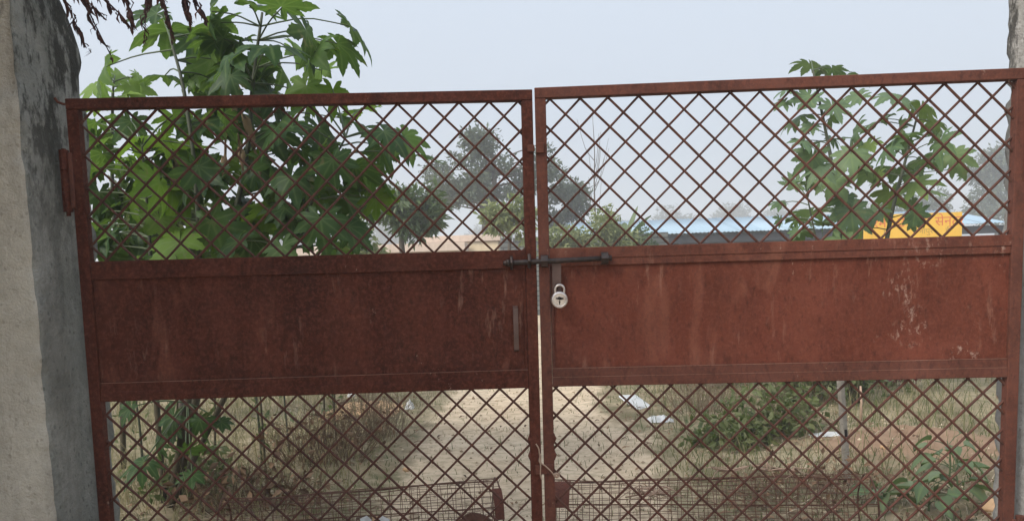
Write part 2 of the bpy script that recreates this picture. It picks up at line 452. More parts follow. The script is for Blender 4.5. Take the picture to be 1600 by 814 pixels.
MAT['plaster'] = concrete('pillar_plaster', (0.43, 0.385, 0.32), (0.56, 0.51, 0.43), (0.25, 0.22, 0.18), 2.0)
MAT['concrete'] = concrete('pillar_concrete', (0.19, 0.19, 0.17), (0.35, 0.34, 0.305), (0.062, 0.07, 0.06), 1.4)
MAT['concrete_r'] = concrete('pillar_concrete_pale', (0.30, 0.285, 0.265), (0.42, 0.40, 0.37), (0.16, 0.145, 0.125), 1.6)


def leaf_mat(name, c1, c2, c3=None, trans=0.35, rib=(0.22, 0.30, 0.10), rough=0.5, use='obj', spec=0.25, trc=(0.20, 0.34, 0.03)):
    M = Mat(name, rough, spec)
    r = M.objrand() if use == 'obj' else M.attr('tint')
    col = M.mix(M.ramp(r, [(0.0, 0.0), (1.0, 1.0)]), c1, c2)
    if c3:
        col = M.mix(M.ramp(r, [(0.66, 0.0), (0.90, 1.0)]), col, c3)
    col = M.mix(M.math('MULTIPLY', M.ramp(M.noise(9, 4), [(0.4, 0.0), (0.75, 1.0)]), 0.4), col, c1)
    if use == 'obj':
        # scorched and dusty spots
        col = M.mix(M.math('MULTIPLY', M.ramp(M.noise(7, 6, 0.7, M.mapping((1, 1, 1), (4, 2, 9))), [(0.62, 0.0), (0.68, 1.0)]), 0.7), col, (0.20, 0.15, 0.07))
        ribf = M.ramp(M.attr('rib'), [(0.72, 0.0), (0.97, 1.0)])
        col = M.mix(M.math('MULTIPLY', ribf, 0.3), col, rib)
    M.color(col)
    tc = M.mix(0.45, col, trc)
    M.translucent(tc, trans)
    return M.m


MAT['castor_l'] = leaf_mat('castor_leaf', (0.016, 0.046, 0.013), (0.054, 0.115, 0.033), (0.14, 0.25, 0.02), 0.42)  # third colour puts a backlit look into some leaves at random
MAT['castor_r'] = leaf_mat('castor_leaf_pale', (0.070, 0.120, 0.055), (0.15, 0.205, 0.115), (0.15, 0.21, 0.05), 0.28)
MAT['castor_y'] = leaf_mat('castor_leaf_young', (0.14, 0.24, 0.04), (0.20, 0.30, 0.06), None, 0.4)
M = Mat('castor_stem', 0.6, 0.3)
M.color(M.mix(M.noise(6, 4), (0.032, 0.042, 0.026), (0.085, 0.088, 0.052)))
MAT['castor_stem'] = M.m
M = Mat('castor_stem_woody', 0.8, 0.2)
M.color(M.mix(M.noise(7, 4), (0.035, 0.032, 0.022), (0.105, 0.085, 0.05)))
MAT['castor_wood'] = M.m
M = Mat('petiole_green', 0.5, 0.3)
M.color((0.075, 0.10, 0.045))
MAT['petiole'] = M.m
M = Mat('withered_brown', 0.9, 0.1)
M.color(M.mix(M.noise(14, 4), (0.13, 0.085, 0.045), (0.34, 0.25, 0.15)))
M.translucent((0.3, 0.2, 0.1), 0.2)
MAT['withered'] = M.m
M = Mat('dry_dark_leaf', 0.85, 0.15)
M.color(M.mix(M.objrand(), (0.022, 0.014, 0.017), (0.10, 0.048, 0.040)))
M.translucent((0.16, 0.07, 0.05), 0.12)
MAT['dryleaf'] = M.m
M = Mat('dry_crown_leaf', 0.85, 0.15)
M.color(M.mix(M.attr('tint'), (0.03, 0.02, 0.02), (0.10, 0.06, 0.045)))
MAT['drycrown'] = M.m
M = Mat('bark_grey', 0.95, 0.1)
M.color(M.mix(M.noise(5, 5, 0.7, M.mapping((3, 3, 0.8))), (0.06, 0.05, 0.042), (0.17, 0.145, 0.12)))
MAT['bark'] = M.m
MAT['far_leaf'] = leaf_mat('far_tree_leaf', (0.060, 0.082, 0.052), (0.15, 0.175, 0.11), None, 0.2, use='tint', rough=0.6, spec=0.2, trc=(0.1, 0.14, 0.05))
MAT['mid_leaf'] = leaf_mat('mid_tree_leaf', (0.040, 0.065, 0.032), (0.13, 0.17, 0.075), None, 0.25, use='tint', rough=0.45)
MAT['pale_leaf'] = leaf_mat('pale_shrub_leaf', (0.13, 0.16, 0.065), (0.32, 0.33, 0.16), None, 0.3, use='tint', rough=0.5)
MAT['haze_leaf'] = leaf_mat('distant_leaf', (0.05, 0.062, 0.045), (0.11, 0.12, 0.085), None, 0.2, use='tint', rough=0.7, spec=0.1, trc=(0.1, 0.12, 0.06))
MAT['weed_leaf'] = leaf_mat('weed_leaf', (0.055, 0.075, 0.032), (0.18, 0.19, 0.085), None, 0.3, use='tint', rough=0.5)
MAT['broad_leaf'] = leaf_mat('broad_weed_leaf', (0.085, 0.125, 0.06), (0.17, 0.205, 0.12), None, 0.25)
MAT['red_leaf'] = leaf_mat('red_foliage', (0.10, 0.02, 0.025), (0.24, 0.045, 0.05), None, 0.25, use='tint', trc=(0.3, 0.05, 0.05))
M = Mat('dry_twig', 0.9, 0.1)
M.color(M.mix(M.noise(6, 3), (0.10, 0.075, 0.052), (0.30, 0.23, 0.155)))
MAT['twig'] = M.m
M = Mat('pale_straw', 0.9, 0.1)
M.color(M.mix(M.attr('tint'), (0.20, 0.15, 0.095), (0.52, 0.44, 0.33)))
MAT['straw'] = M.m
M = Mat('dead_leaf', 0.9, 0.1)
M.color(M.mix(M.attr('tint'), (0.075, 0.045, 0.03), (0.28, 0.18, 0.11)))
MAT['deadleaf'] = M.m
M = Mat('grass_blade', 0.7, 0.15)
gcol = M.ramp(M.attr('tint'), [(0.0, (0.045, 0.075, 0.022)), (0.35, (0.10, 0.125, 0.042)), (0.6, (0.22, 0.20, 0.10)), (1.0, (0.40, 0.33, 0.20))])
M.color(gcol)
M.translucent(gcol, 0.25)
MAT['grass'] = M.m
M = Mat('rusty_wire', 0.85, 0.2)
M.color(M.mix(M.noise(25, 3), (0.06, 0.028, 0.02), (0.16, 0.078, 0.052)))
MAT['wire'] = M.m
M = Mat('white_plastic', 0.45, 0.4)
M.color(M.mix(M.noise(8, 4), (0.55, 0.55, 0.54), (0.80, 0.80, 0.80)))
M.translucent((0.8, 0.8, 0.8), 0.2)
MAT['plastic'] = M.m
M = Mat('tan_stone', 0.9, 0.2)
M.color(M.mix(M.noise(9, 5), (0.42, 0.25, 0.13), (0.58, 0.40, 0.25)))
M.bump(M.noise(30, 5), 0.5, 0.01)
MAT['stone'] = M.m

# ------------------------------------------------------------------ ground
def ground_height(x, y):
    x = np.asarray(x, dtype=float)
    y = np.asarray(y, dtype=float)
    near = np.clip(1.0 - np.maximum(np.abs(x) - 9, 0) / 6, 0, 1) * np.clip(1.0 - np.maximum(y - 14, 0) / 8, 0, 1) * np.clip((y + 4.5) / 2, 0, 1)
    tr = track_amount(x, y)
    h = 0.018 * vnoise(x * 1.3, y * 1.3, 3) + 0.010 * vnoise(x * 5, y * 5, 4)
    h = h + (1 - tr) * 0.03
    # two wheel ruts
    for off in (-0.42, 0.42):
        h = h - tr * 0.016 * np.exp(-((x - track_centre(y) - off) / 0.17) ** 2)
    h = h + 0.02 * vnoise(x * 11, y * 11, 17) * np.exp(-(((x - 2.95) / 1.0) ** 2 + ((y - 2.85) / 0.8) ** 2)) + 0.12 * np.exp(-(((x - 2.95) / 0.75) ** 2 + ((y - 2.85) / 0.55) ** 2)) * (1 + 0.35 * vnoise(x * 4, y * 4, 8))
    h = h + 0.05 * np.exp(-(((x - 4.2) / 0.9) ** 2 + ((y - 5.0) / 0.8) ** 2))
    return h * near


def track_centre(y):
    return 0.02 - 0.0022 * np.clip(y, 0, 60) ** 1.25


def track_amount(x, y):
    d = np.abs(x - track_centre(y)) + 0.16 * vnoise(x * 2.0, y * 1.2, 21) + 0.08 * vnoise(x * 7.0, y * 5.0, 22)
    return 1.0 / (1.0 + np.exp((d - 0.90) / 0.13))


def gz(x, y):
    return float(ground_height(np.array([x]), np.array([y]))[0])


xs = np.concatenate([[-700, -300, -140, -70, -40, -25, -18, -14], np.arange(-11, -5, 0.5), np.arange(-5, 6, 0.07), np.arange(6, 13, 0.5), [14, 18, 25, 40, 70, 140, 300, 700]])
ys = np.concatenate([[-60, -30, -15, -9, -6, -4.5, -3.5, -2.5, -1.5, -0.8], np.arange(-0.4, 8, 0.07), np.arange(8, 24, 0.5), [25, 28, 33, 40, 55, 80, 130, 250, 500, 1000]])
GX, GY = np.meshgrid(xs, ys)
GZ = ground_height(GX, GY)
nx, ny = len(xs), len(ys)
idx = np.arange(nx * ny).reshape(ny, nx)
F = np.stack([idx[:-1, :-1], idx[:-1, 1:], idx[1:, 1:], idx[1:, :-1]], -1).reshape(-1, 4)
TR = track_amount(GX, GY)
TR = np.where(GY > 26, TR * np.clip(1 - (GY - 26) / 8, 0, 1), TR)
RED = np.exp(-(((GX - 2.95) / 0.95) ** 2 + ((GY - 2.85) / 0.7) ** 2))
M = Mat('bare_earth', 0.95, 0.1)
dirt = M.mix(M.ramp(M.noise(1.1, 6, 0.65), [(0.3, 0.0), (0.7, 1.0)]), (0.56, 0.43, 0.295), (0.70, 0.565, 0.41))
dirt = M.mix(M.math('MULTIPLY', M.ramp(M.noise(9, 6, 0.7), [(0.47, 0.0), (0.66, 1.0)]), 0.55), dirt, (0.30, 0.225, 0.145))
dirt = M.mix(M.math('MULTIPLY', M.ramp(M.noise(1.0, 7, 0.75, M.mapping((5, 16, 5), (3, 1, 0))), [(0.52, 0.0), (0.64, 1.0)]), 0.6), dirt, (0.20, 0.17, 0.095))
soil = M.mix(M.ramp(M.noise(1.7, 5, 0.6), [(0.35, 0.0), (0.68, 1.0)]), (0.22, 0.175, 0.11), (0.42, 0.345, 0.225))
soil = M.mix(M.math('MULTIPLY', M.ramp(M.noise(4.5, 6, 0.7, M.mapping((1, 1, 1), (5, 5, 5))), [(0.45, 0.0), (0.62, 1.0)]), 0.6), soil, (0.095, 0.105, 0.045))
edge = M.math('ADD', M.attr('track'), M.math('MULTIPLY', M.math('SUBTRACT', M.noise(5, 6, 0.7), 0.5), 1.1), True)
col = M.mix(M.ramp(edge, [(0.35, 0.0), (0.65, 1.0)]), soil, dirt)
red = M.mix(M.noise(7, 5), (0.24, 0.145, 0.09), (0.40, 0.275, 0.185))
col = M.mix(M.ramp(M.math('ADD', M.attr('red'), M.math('MULTIPLY', M.math('SUBTRACT', M.noise(5, 7, 0.75), 0.5), 1.5)), [(0.38, 0.0), (0.62, 1.0)]), col, red)
M.color(col)
M.bump(M.math('ADD', M.noise(22, 7, 0.75), M.math('MULTIPLY', M.noise(130, 3), 0.4)), 0.8, 0.03)
ground = mesh_object('ground', np.stack([GX, GY, GZ], -1).reshape(-1, 3), F, M.m, None, True, None, {'track': TR.ravel(), 'red': RED.ravel()})
ground['kind'] = 'structure'


# ------------------------------------------------------------------ gate pillars
def pillar(name, x0, x1, y0, y1, ztop, mats, side_mat, seed, skin=None):
    """a square masonry pillar with chipped arrises; ztop(x, y) gives the worn top"""
    r = np.random.default_rng(seed)
    n, nz = 16, 110
    per = []
    for k in range(n):
        per.append((x0 + (x1 - x0) * k / n, y0, 0))
    for k in range(n):
        per.append((x1, y0 + (y1 - y0) * k / n, 1))
    for k in range(n):
        per.append((x1 - (x1 - x0) * k / n, y1, 2))
    for k in range(n):
        per.append((x0, y1 - (y1 - y0) * k / n, 3))
    m = len(per)
    cx, cy = (x0 + x1) / 2, (y0 + y1) / 2
    V, F, mi = [], [], []
    for i in range(nz + 1):
        for (px, py, s) in per:
            zt = ztop(px, py)
            z = -0.2 + (zt + 0.2) * i / nz
            dx = min(px - x0, x1 - px)
            dy = min(py - y0, y1 - py)
            corner = max(0.0, 1 - max(dx, dy) / 0.035) if min(dx, dy) < 1e-6 else 0
            ch = float(vnoise(z * 9 + 3 * s * 0, px * 3 + py * 5 + seed, seed)) * 0.5 + float(vnoise(z * 31, px * 2 + py * 2 + seed, seed + 1)) * 0.5
            inset = corner * max(0.0, ch + 0.15) * 0.022 + 0.004 * float(vnoise(z * 5 + px * 9, py * 9 + px * 4, seed + 2))
            if z > zt - 0.25:
                inset += 0.02 * ((z - zt + 0.25) / 0.25) ** 2 * (1 + float(vnoise(px * 20, py * 20 + z * 10, seed)))
            vx, vy = px + (cx - px) * inset / 0.2, py + (cy - py) * inset / 0.2
            if skin and s == 0 and py == y0:
                lim = skin + 0.05 * float(vnoise(px * 14, 0.3, seed + 5)) + 0.02 * float(vnoise(px * 60, 0.7, seed + 6))
                vy += 0.030 * (1 / (1 + math.exp(-(z - lim) / 0.006)))
            V.append((vx, vy, z))
    for i in range(nz):
        for k in range(m):
            k2 = (k + 1) % m
            F.append((i * m + k, i * m + k2, (i + 1) * m + k2, (i + 1) * m + k))
            mi.append(side_mat[per[k][2]])
    F.append(tuple(nz * m + k for k in range(m)))
    mi.append(1)
    o = mesh_object(name, V, F, mats, None, True, mi)
    return o


lp = pillar('gate_pillar', -2.16, -1.722, -0.262, 0.135, lambda x, y: 2.50 + (0.135 - y) * 0.75 + 0.03 * math.sin(x * 23 + y * 31) + (-1.722 - x) * 0.12,
            [MAT['plaster'], MAT['concrete']], [0, 1, 1, 1], 4, 2.13)
tag(lp, 'tall weathered concrete gate pillar with a broken pale plaster front, left of the gate', 'pillar', 'gate pillars')
rp = pillar('gate_pillar', 1.822, 2.25, -0.262, 0.115, lambda x, y: 2.74 + 0.03 * math.sin(x * 19 + y * 27),
            [MAT['concrete_r'], MAT['concrete_r']], [0, 1, 1, 1], 9)
tag(rp, 'pale grey concrete gate pillar cut by the right edge of the picture', 'pillar', 'gate pillars')

# ------------------------------------------------------------------ the two gate leaves
def make_leaf(side):
    """local frame: origin at the foot of the hinge stile, x along the leaf, -y towards the road.
    u runs from the free (middle) stile outwards to the hinge stile."""
    left = side == 'left'
    W = 1.680 if left else 1.7576
    ang = 0.04088 if left else -0.04155
    if left:
        root = empty('gate_leaf', (-W * math.cos(ang), -W * math.sin(ang), 0.0068), (0, 0.00407, ang))
        X = lambda u: W - u
    else:
        root = empty('gate_leaf', (0.0113 + W * math.cos(ang), W * math.sin(ang), -0.0056), (0, 0.00316, ang))
        X = lambda u: u - W

    def part(name, u0, u1, y0, y1, z0, z1, mat=None, w=0.002):
        mat = mat or ('rust_shaded' if left else 'rust')
        a, b = sorted((X(u0), X(u1)))
        return bevel_box(name, a, b, y0, y1, z0, z1, MAT[mat], root, w)

    zt = 2.156 if left else 2.1615
    part('stile', 0.0, 0.041, -0.020, 0.016, 0.05, zt - 0.038)
    part('stile', W - 0.041, W, -0.020, 0.016, 0.05, zt - 0.0385)
    part('top_rail', 0.0, W, -0.0215, 0.016, zt - 0.038, zt)
    part('bottom_rail', 0.0412, W - 0.0412, -0.018, 0.014, 0.055, 0.095)
    b1, b0 = (1.574, 1.053) if left else (1.5765, 1.0545)
    # the sheet, slightly buckled between its welds
    nu, nz_ = 70, 22
    V, F = [], []
    uu = np.linspace(0.0413, W - 0.0413, nu)
    zz = np.linspace(b0 + 0.004, b1 - 0.004, nz_)
    UU, ZZ = np.meshgrid(uu, zz)
    fade = np.clip(np.minimum(UU - 0.05, W - 0.05 - UU) / 0.15, 0, 1) * np.clip(np.minimum(ZZ - b0 - 0.07, b1 - 0.07 - ZZ) / 0.08, 0, 1)
    DY = (0.5 + 0.5 * vnoise(UU * 3.2, ZZ * 4.5, 31 if left else 33)) * 0.009 * fade + 0.0022 * vnoise(UU * 14, ZZ * 16, 35) * fade
    for back in (0, 1):
        for j in range(nz_):
            for i in range(nu):
                V.append((X(float(UU[j, i])), -0.0065 + max(0.0, float(DY[j, i])) + 0.003 * back, float(ZZ[j, i])))
    n0 = nu * nz_
    for j in range(nz_ - 1):
        for i in range(nu - 1):
            q = j * nu + i
            f = (q, q + 1, q + nu + 1, q + nu) if not left else (q, q + nu, q + nu + 1, q + 1)
            F.append(f)
            F.append(tuple(n0 + t for t in reversed(f)))
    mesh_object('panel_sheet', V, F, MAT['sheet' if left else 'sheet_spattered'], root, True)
    part('upper_band', 0.0414, W - 0.0414, -0.0165, -0.007, b1 - 0.068, b1, 'rust_shaded' if left else 'rust_spattered')
    if not left:
        part('upper_band_lip', 0.0418, W - 0.0418, -0.0195, -0.0167, b1 - 0.040, b1 - 0.001, 'rust_spattered', w=0.001)
    part('lower_band', 0.0414, W - 0.0414, -0.0155, -0.007, b0, b0 + 0.071)
    part('lower_band_lip', 0.0418, W - 0.0418, -0.0185, -0.0157, b0 + 0.001, b0 + 0.038, w=0.001)
    part('closing_strip', 0.0415, 0.052, -0.0125, -0.0072, b0 + 0.0715, b1 - 0.0685, w=0.001)
    part('edge_highlight', 0.0419, W - 0.0419, -0.0170, -0.0158, b0 + 0.0685, b0 + 0.0712, 'worn_highlight', 0.0003)  # pale strip added for the highlight along the band edge
    if not left:
        part('edge_highlight', 0.0419, W - 0.0419, -0.0196, -0.0188, b0 + 0.0358, b0 + 0.0378, 'worn_highlight', 0.0003)
    # ---- lattice of crossing bars
    rj = random.Random(3 if left else 8)
    ph = {('left', 'up'): (-0.0184, 0.0151), ('left', 'low'): (0.0015, -0.0251), ('right', 'up'): (-0.0164, 0.0139), ('right', 'low'): (0.004, -0.0098)}
    s = 0.1095
    for win, z0, z1 in (('up', b1 - 0.006, zt - 0.03), ('low', 0.085, b0 + 0.006)):
        u0, u1 = 0.034, W - 0.034
        pa, pb = ph[(side, win)]
        for fam, phase, yc in ((0, pa, -0.0035), (1, pb, 0.0045)):
            lo, hi = (u0 + z0, u1 + z1) if fam == 0 else (u0 - z1, u1 - z0)
            k = math.ceil((lo - phase) / s)
            while phase + k * s < hi:
                c0 = phase + k * s + rj.uniform(-0.0055, 0.0055)
                sk = rj.uniform(-0.014, 0.014)
                k += 1
                if fam == 0:
                    ua, ub = max(u0, c0 - z1), min(u1, c0 - z0)
                    pts = [(ua, c0 - ua), (ub, c0 - ub)]
                else:
                    ua, ub = max(u0, c0 + z0), min(u1, c0 + z1)
                    pts = [(ua, ua - c0), (ub, ub - c0)]
                if ub - ua < 0.012:
                    continue
                L = ub - ua
                mid = ((pts[0][0] + pts[1][0]) / 2 + rj.uniform(-0.002, 0.002) * min(1, L / 0.4), (pts[0][1] + pts[1][1]) / 2 + sk * min(1, L / 0.6) * 0.5)
                mb = MB()
                path = [pts[0], mid, pts[1]] if L > 0.25 else pts
                mb.tube([(X(u), yc + rj.uniform(-0.0006, 0.0006), z) for u, z in path], rj.uniform(0.0042, 0.0050), 6)
                mb.build('lattice_bar', MAT['bar'], root)
    return root, X, W, part


gl, XL, WL, partL = make_leaf('left')
tag(gl, 'left leaf of the rusty red iron gate, with the vertical pull handle', 'gate', 'gate leaves')
gr, XR, WR, partR = make_leaf('right')
tag(gr, 'right leaf of the rusty red iron gate, carrying the sliding bolt and padlock', 'gate', 'gate leaves')

# pull handle: a flat bar bent back onto the sheet
mb = MB()
hx = XL(0.084)
prof = [(-0.0068, 1.366), (-0.034, 1.358), (-0.038, 1.30), (-0.038, 1.25), (-0.034, 1.202), (-0.0068, 1.193)]
V, F = [], []
for i, (y, z) in enumerate(prof):
    ty = 0.0045
    V += [(hx - 0.009, y - ty, z), (hx + 0.009, y - ty, z), (hx + 0.009, y + ty, z), (hx - 0.009, y + ty, z)]
for i in range(len(prof) - 1):
    for k in range(4):
        F.append((i * 4 + k, i * 4 + (k + 1) % 4, (i + 1) * 4 + (k + 1) % 4, (i + 1) * 4 + k))
F += [(3, 2, 1, 0), tuple(len(V) - 4 + k for k in range(4))]
mb.add(V, F)
mb.build('pull_handle', MAT['steel'], gl)

# clasp tabs at the top of the meeting stiles, and the stop below
bevel_box('clasp_tab', XL(0.024), XL(-0.003), -0.030, -0.0204, 1.930, 1.956, MAT['rust'], gl)
bevel_box('clasp_tab', XR(0.000), XR(0.032), -0.032, -0.0204, 1.925, 1.962, MAT['rust'], gr)
bevel_box('stop_bar', XL(0.026), XL(-0.046), -0.031, -0.0204, 0.719, 0.757, MAT['rust'], gl)
for z in (0.855, 0.79):                       # weld blobs on the stiles
    mb = MB()
    mb.tube([(XL(0.0412), -0.012, z - 0.02), (XL(0.0435), -0.014, z), (XL(0.0412), -0.012, z + 0.02)], [0.002, 0.008, 0.002], 6)
    mb.build('weld_bead', MAT['rust'], gl, True)
    mb = MB()
    mb.tube([(XR(0.0412), -0.012, z - 0.02), (XR(0.0435), -0.014, z), (XR(0.0412), -0.012, z + 0.02)], [0.002, 0.008, 0.002], 6)
    mb.build('weld_bead', MAT['rust'], gr, True)

# hinges: on each leaf a strap and a barrel
for z in (1.865, 0.42):
    mb = MB()
    mb.tube([(-0.020, -0.018, z - 0.11), (-0.020, -0.018, z - 0.04)], 0.017, 10)
    mb.tube([(-0.020, -0.018, z - 0.038), (-0.020, -0.018, z + 0.038)], 0.0165, 10)
    mb.tube([(-0.020, -0.018, z + 0.04), (-0.020, -0.018, z + 0.11)], 0.017, 10)
    mb.tube([(-0.020, -0.018, z - 0.125), (-0.020, -0.018, z + 0.115)], 0.008, 8)
    h = mb.build('hinge', MAT['rust_shaded'], gl)
    bevel_box('hinge_plate', -0.0035, 0.012, -0.030, -0.0203, z - 0.10, z + 0.10, MAT['rust'], h)
    mb = MB()
    mb.tube([(0.022, -0.018, z - 0.11), (0.022, -0.018, z - 0.04)], 0.017, 10)
    mb.tube([(0.022, -0.018, z - 0.038), (0.022, -0.018, z + 0.11)], 0.0165, 10)
    h = mb.build('hinge', MAT['rust'], gr)
    bevel_box('hinge_plate', -0.012, 0.0035, -0.030, -0.0203, z - 0.10, z + 0.10, MAT['rust'], h)
mb = MB()
mb.tube([(0.012, -0.004, 2.140), (-0.012, -0.008, 2.139), (-0.030, -0.012, 2.146), (-0.038, -0.016, 2.160)], 0.005, 6)
mb.build('hook', MAT['rust'], gl)

# the sliding bolt, on the right leaf, pushed across into the left leaf's keeper
bolt = empty('sliding_bolt', (0, 0, 0))
bolt.parent = gr
mb = MB()
mb.tube([(XR(-0.132), -0.037, 1.5265), (XR(-0.128), -0.037, 1.5265), (XR(-0.126), -0.037, 1.5265), (XR(0.271), -0.037, 1.534)], [0.0065, 0.0085, 0.0095, 0.0095], 12)
mb.build('bolt_rod', MAT['bolt'], bolt, True)
mb = MB()
mb.tube([(XR(-0.120), -0.037, 1.5268), (XR(-0.104), -0.037, 1.527)], 0.0135, 12)
mb.build('bolt_collar', MAT['bolt'], bolt, True)
for u in (0.022, 0.245):
    mb = MB()
    zc = 1.5294 + (u - 0.0) * 0.018
    pts = [(XR(u), -0.017, zc + 0.020), (XR(u), -0.040, zc + 0.0165), (XR(u), -0.0505, zc), (XR(u), -0.040, zc - 0.0165), (XR(u), -0.017, zc - 0.020)]
    V, F = [], []
    for i, p in enumerate(pts):
        d = (0.003 if i in (1, 3) else 0.0035)
        sgn = 1 if i < 2 else (-1 if i > 2 else 0)
        off = (0, -d * (1 if i == 2 else 0.4), d * sgn)
        for wx in (-0.013, 0.013):
            V.append((p[0] + wx, p[1], p[2]))
            V.append((p[0] + wx, p[1] + off[1], p[2] + off[2]))
    for i in range(4):
        a, b = i * 4, i * 4 + 4
        F += [(a, a + 2, b + 2, b), (a + 1, b + 1, b + 3, a + 3), (a, b, b + 1, a + 1), (a + 2, a + 3, b + 3, b + 2)]
    F += [(0, 1, 3, 2), (16, 18, 19, 17)]
    mb.add(V, F)
    mb.build('bolt_staple', MAT['bolt'], bolt)
mb = MB()
zc = 1.532
mb.tube([(XL(0.028), -0.018, zc + 0.022), (XL(0.028), -0.040, zc + 0.020), (XL(0.028), -0.052, zc), (XL(0.028), -0.040, zc - 0.020), (XL(0.028), -0.018, zc - 0.022)], 0.006, 8)
mb.build('keeper_staple', MAT['bolt'], gl)
mb = MB()
zc = 1.527
mb.tube([(XL(0.094), -0.016, zc + 0.022), (XL(0.094), -0.040, zc + 0.018), (XL(0.094), -0.051, zc), (XL(0.094), -0.040, zc - 0.018), (XL(0.094), -0.016, zc - 0.022)], 0.005, 8)
mb.build('keeper_staple', MAT['bolt'], gl)
# hasp: flat strip hanging from the bolt with a slot, the staple through it
hu = 0.066
x0, x1 = XR(hu - 0.0165), XR(hu + 0.0165)
zt_, zb_ = 1.524, 1.405
sl0, sl1 = hu - 0.0045, hu + 0.0045
mb = MB()
yo, yi = -0.0305, -0.0262
mb.box(x0, XR(sl0), yo, yi, zb_ + 0.02, 1.445)
mb.box(XR(sl1), x1, yo, yi, zb_ + 0.02, 1.445)
mb.box(x0, x1, yo, yi, 1.4451, zt_)
mb.box(x0, x1, yo, yi, zb_, zb_ + 0.0199)
mb.build('hasp', MAT['steel'], bolt)
mb = MB()
mb.tube([(XR(hu), -0.008, 1.441), (XR(hu), -0.040, 1.441), (XR(hu), -0.047, 1.434), (XR(hu), -0.040, 1.427), (XR(hu), -0.008, 1.427)], 0.0035, 8)
mb.build('hasp_staple', MAT['bolt'], gr)

# ------------------------------------------------------------------ padlock, hanging from the hasp staple
gm = Matrix.Translation(Vector((0.0113 + WR * math.cos(-0.04155), WR * math.sin(-0.04155), -0.0056))) @ Matrix.Rotation(-0.04155, 4, 'Z') @ Matrix.Rotation(0.00316, 4, 'Y')
pl = empty('padlock', gm @ Vector((XR(0.0735), -0.052, 1.3855)), (0.06, 0.05, -0.04155 + 0.08))
tag(pl, 'round silver padlock hanging on the hasp below the sliding bolt', 'padlock')


def lathe_y(prof, n=40):
    """profile of (radius, y) turned round the y axis"""
    V, F = [], []
    for r, y in prof:
        for k in range(n):
            t = 2 * PI * k / n
            V.append((r * math.cos(t), y, r * math.sin(t)))
    for i in range(len(prof) - 1):
        for k in range(n):
            k2 = (k + 1) % n
            F.append((i * n + k, (i + 1) * n + k, (i + 1) * n + k2, i * n + k2))
    F.append(tuple(range(n)))
    F.append(tuple((len(prof) - 1) * n + k for k in range(n - 1, -1, -1)))
    return V, F


mb = MB()
V, F = lathe_y([(0.0225, -0.0105), (0.0235, -0.0118), (0.0250, -0.0122), (0.0285, -0.0112), (0.0308, -0.0085), (0.0313, -0.004), (0.0313, 0.004), (0.0300, 0.009), (0.026, 0.0118), (0.022, 0.012)])
mb.add(V, F)
body = mb.build('body', MAT['chrome'], pl)
mb = MB()
pts = [(-0.0165, 0, 0.022), (-0.0170, 0, 0.036)]
for k in range(0, 9):
    t = PI - PI * k / 8
    pts.append((0.0170 * math.cos(t), 0, 0.038 + 0.0175 * math.sin(t)))
pts += [(0.0170, 0, 0.036), (0.0165, 0, 0.022)]
mb.tube(pts, 0.0042, 10)
mb.build('shackle', MAT['chrome'], pl, True)
mb = MB()
n = 14
V = [(0.0033 * math.cos(2 * PI * k / n), -0.0110, -0.0065 + 0.0033 * math.sin(2 * PI * k / n)) for k in range(n)]
mb.add(V, [tuple(range(n - 1, -1, -1))])
mb.add([(-0.0016, -0.0111, -0.007), (0.0016, -0.0111, -0.007), (0.0024, -0.0111, -0.0165), (-0.0024, -0.0111, -0.0165)], [(3, 2, 1, 0)])
mb.build('keyhole', MAT['black'], body)
# stamped mark above the keyhole: a dark spreading emblem with a short stem
mb = MB()
rj = random.Random(2)
for ex, ez, ew, eh in ((-0.009, 0.006, 0.0065, 0.0032), (0.000, 0.0085, 0.0075, 0.0042), (0.0085, 0.0058, 0.0065, 0.0034), (0.003, 0.0035, 0.006, 0.0025), (-0.004, 0.0035, 0.005, 0.002), (0.0, -0.001, 0.0014, 0.004)):
    n = 12
    V = [(ex + ew * math.cos(2 * PI * k / n) * rj.uniform(0.8, 1.1), -0.0112 - 0.00005 * len(mb.F), ez + eh * math.sin(2 * PI * k / n) * rj.uniform(0.8, 1.1)) for k in range(n)]
    mb.add(V, [tuple(range(n - 1, -1, -1))])
mb.build('stamped_mark', MAT['black'], body)

# twine knotted round the stop bar
mb = MB()
W2 = lambda u, y, z: tuple(gm @ Vector((XR(u), y, z)))
mb.tube([W2(*p) for p in smooth_path([(-0.028, -0.026, 0.838), (-0.018, -0.027, 0.82), (-0.014, -0.025, 0.79), (-0.010, -0.030, 0.765), (0.004, -0.036, 0.756), (0.028, -0.037, 0.732), (0.040, -0.034, 0.714)], 22)], 0.0028, 6)
mb.tube([W2(*p) for p in smooth_path([(-0.010, -0.030, 0.80), (-0.017, -0.030, 0.775), (-0.012, -0.034, 0.757), (-0.014, -0.031, 0.72), (-0.010, -0.026, 0.70)], 14)], 0.0025, 6)
mb.tube([W2(*p) for p in smooth_path([(0.036, -0.034, 0.716), (0.046, -0.030, 0.722), (0.056, -0.024, 0.716), (0.050, -0.026, 0.708), (0.040, -0.033, 0.714)], 12)], 0.005, 6)
tw = mb.build('twine', MAT['twine'], None, True)
tag(tw, 'pale twine knotted round the stop bar where the gate leaves meet', 'twine')

# ------------------------------------------------------------------ buildings behind
def flat_mat(name, c1, c2, scale=2.0, rough=0.85, bump=0.15):
    M = Mat(name, rough, 0.2)
    col = M.mix(M.ramp(M.noise(scale, 5, 0.65), [(0.3, 0.0), (0.7, 1.0)]), c1, c2)
    col = M.mix(M.math('MULTIPLY', M.ramp(M.noise(1.0, 5, 0.7, M.mapping((4, 4, 0.6))), [(0.5, 0.0), (0.75, 1.0)]), 0.35), col, tuple(v * 0.6 for v in c1))
    M.color(col)
    M.bump(M.noise(20, 4), bump, 0.01)
    return M.m


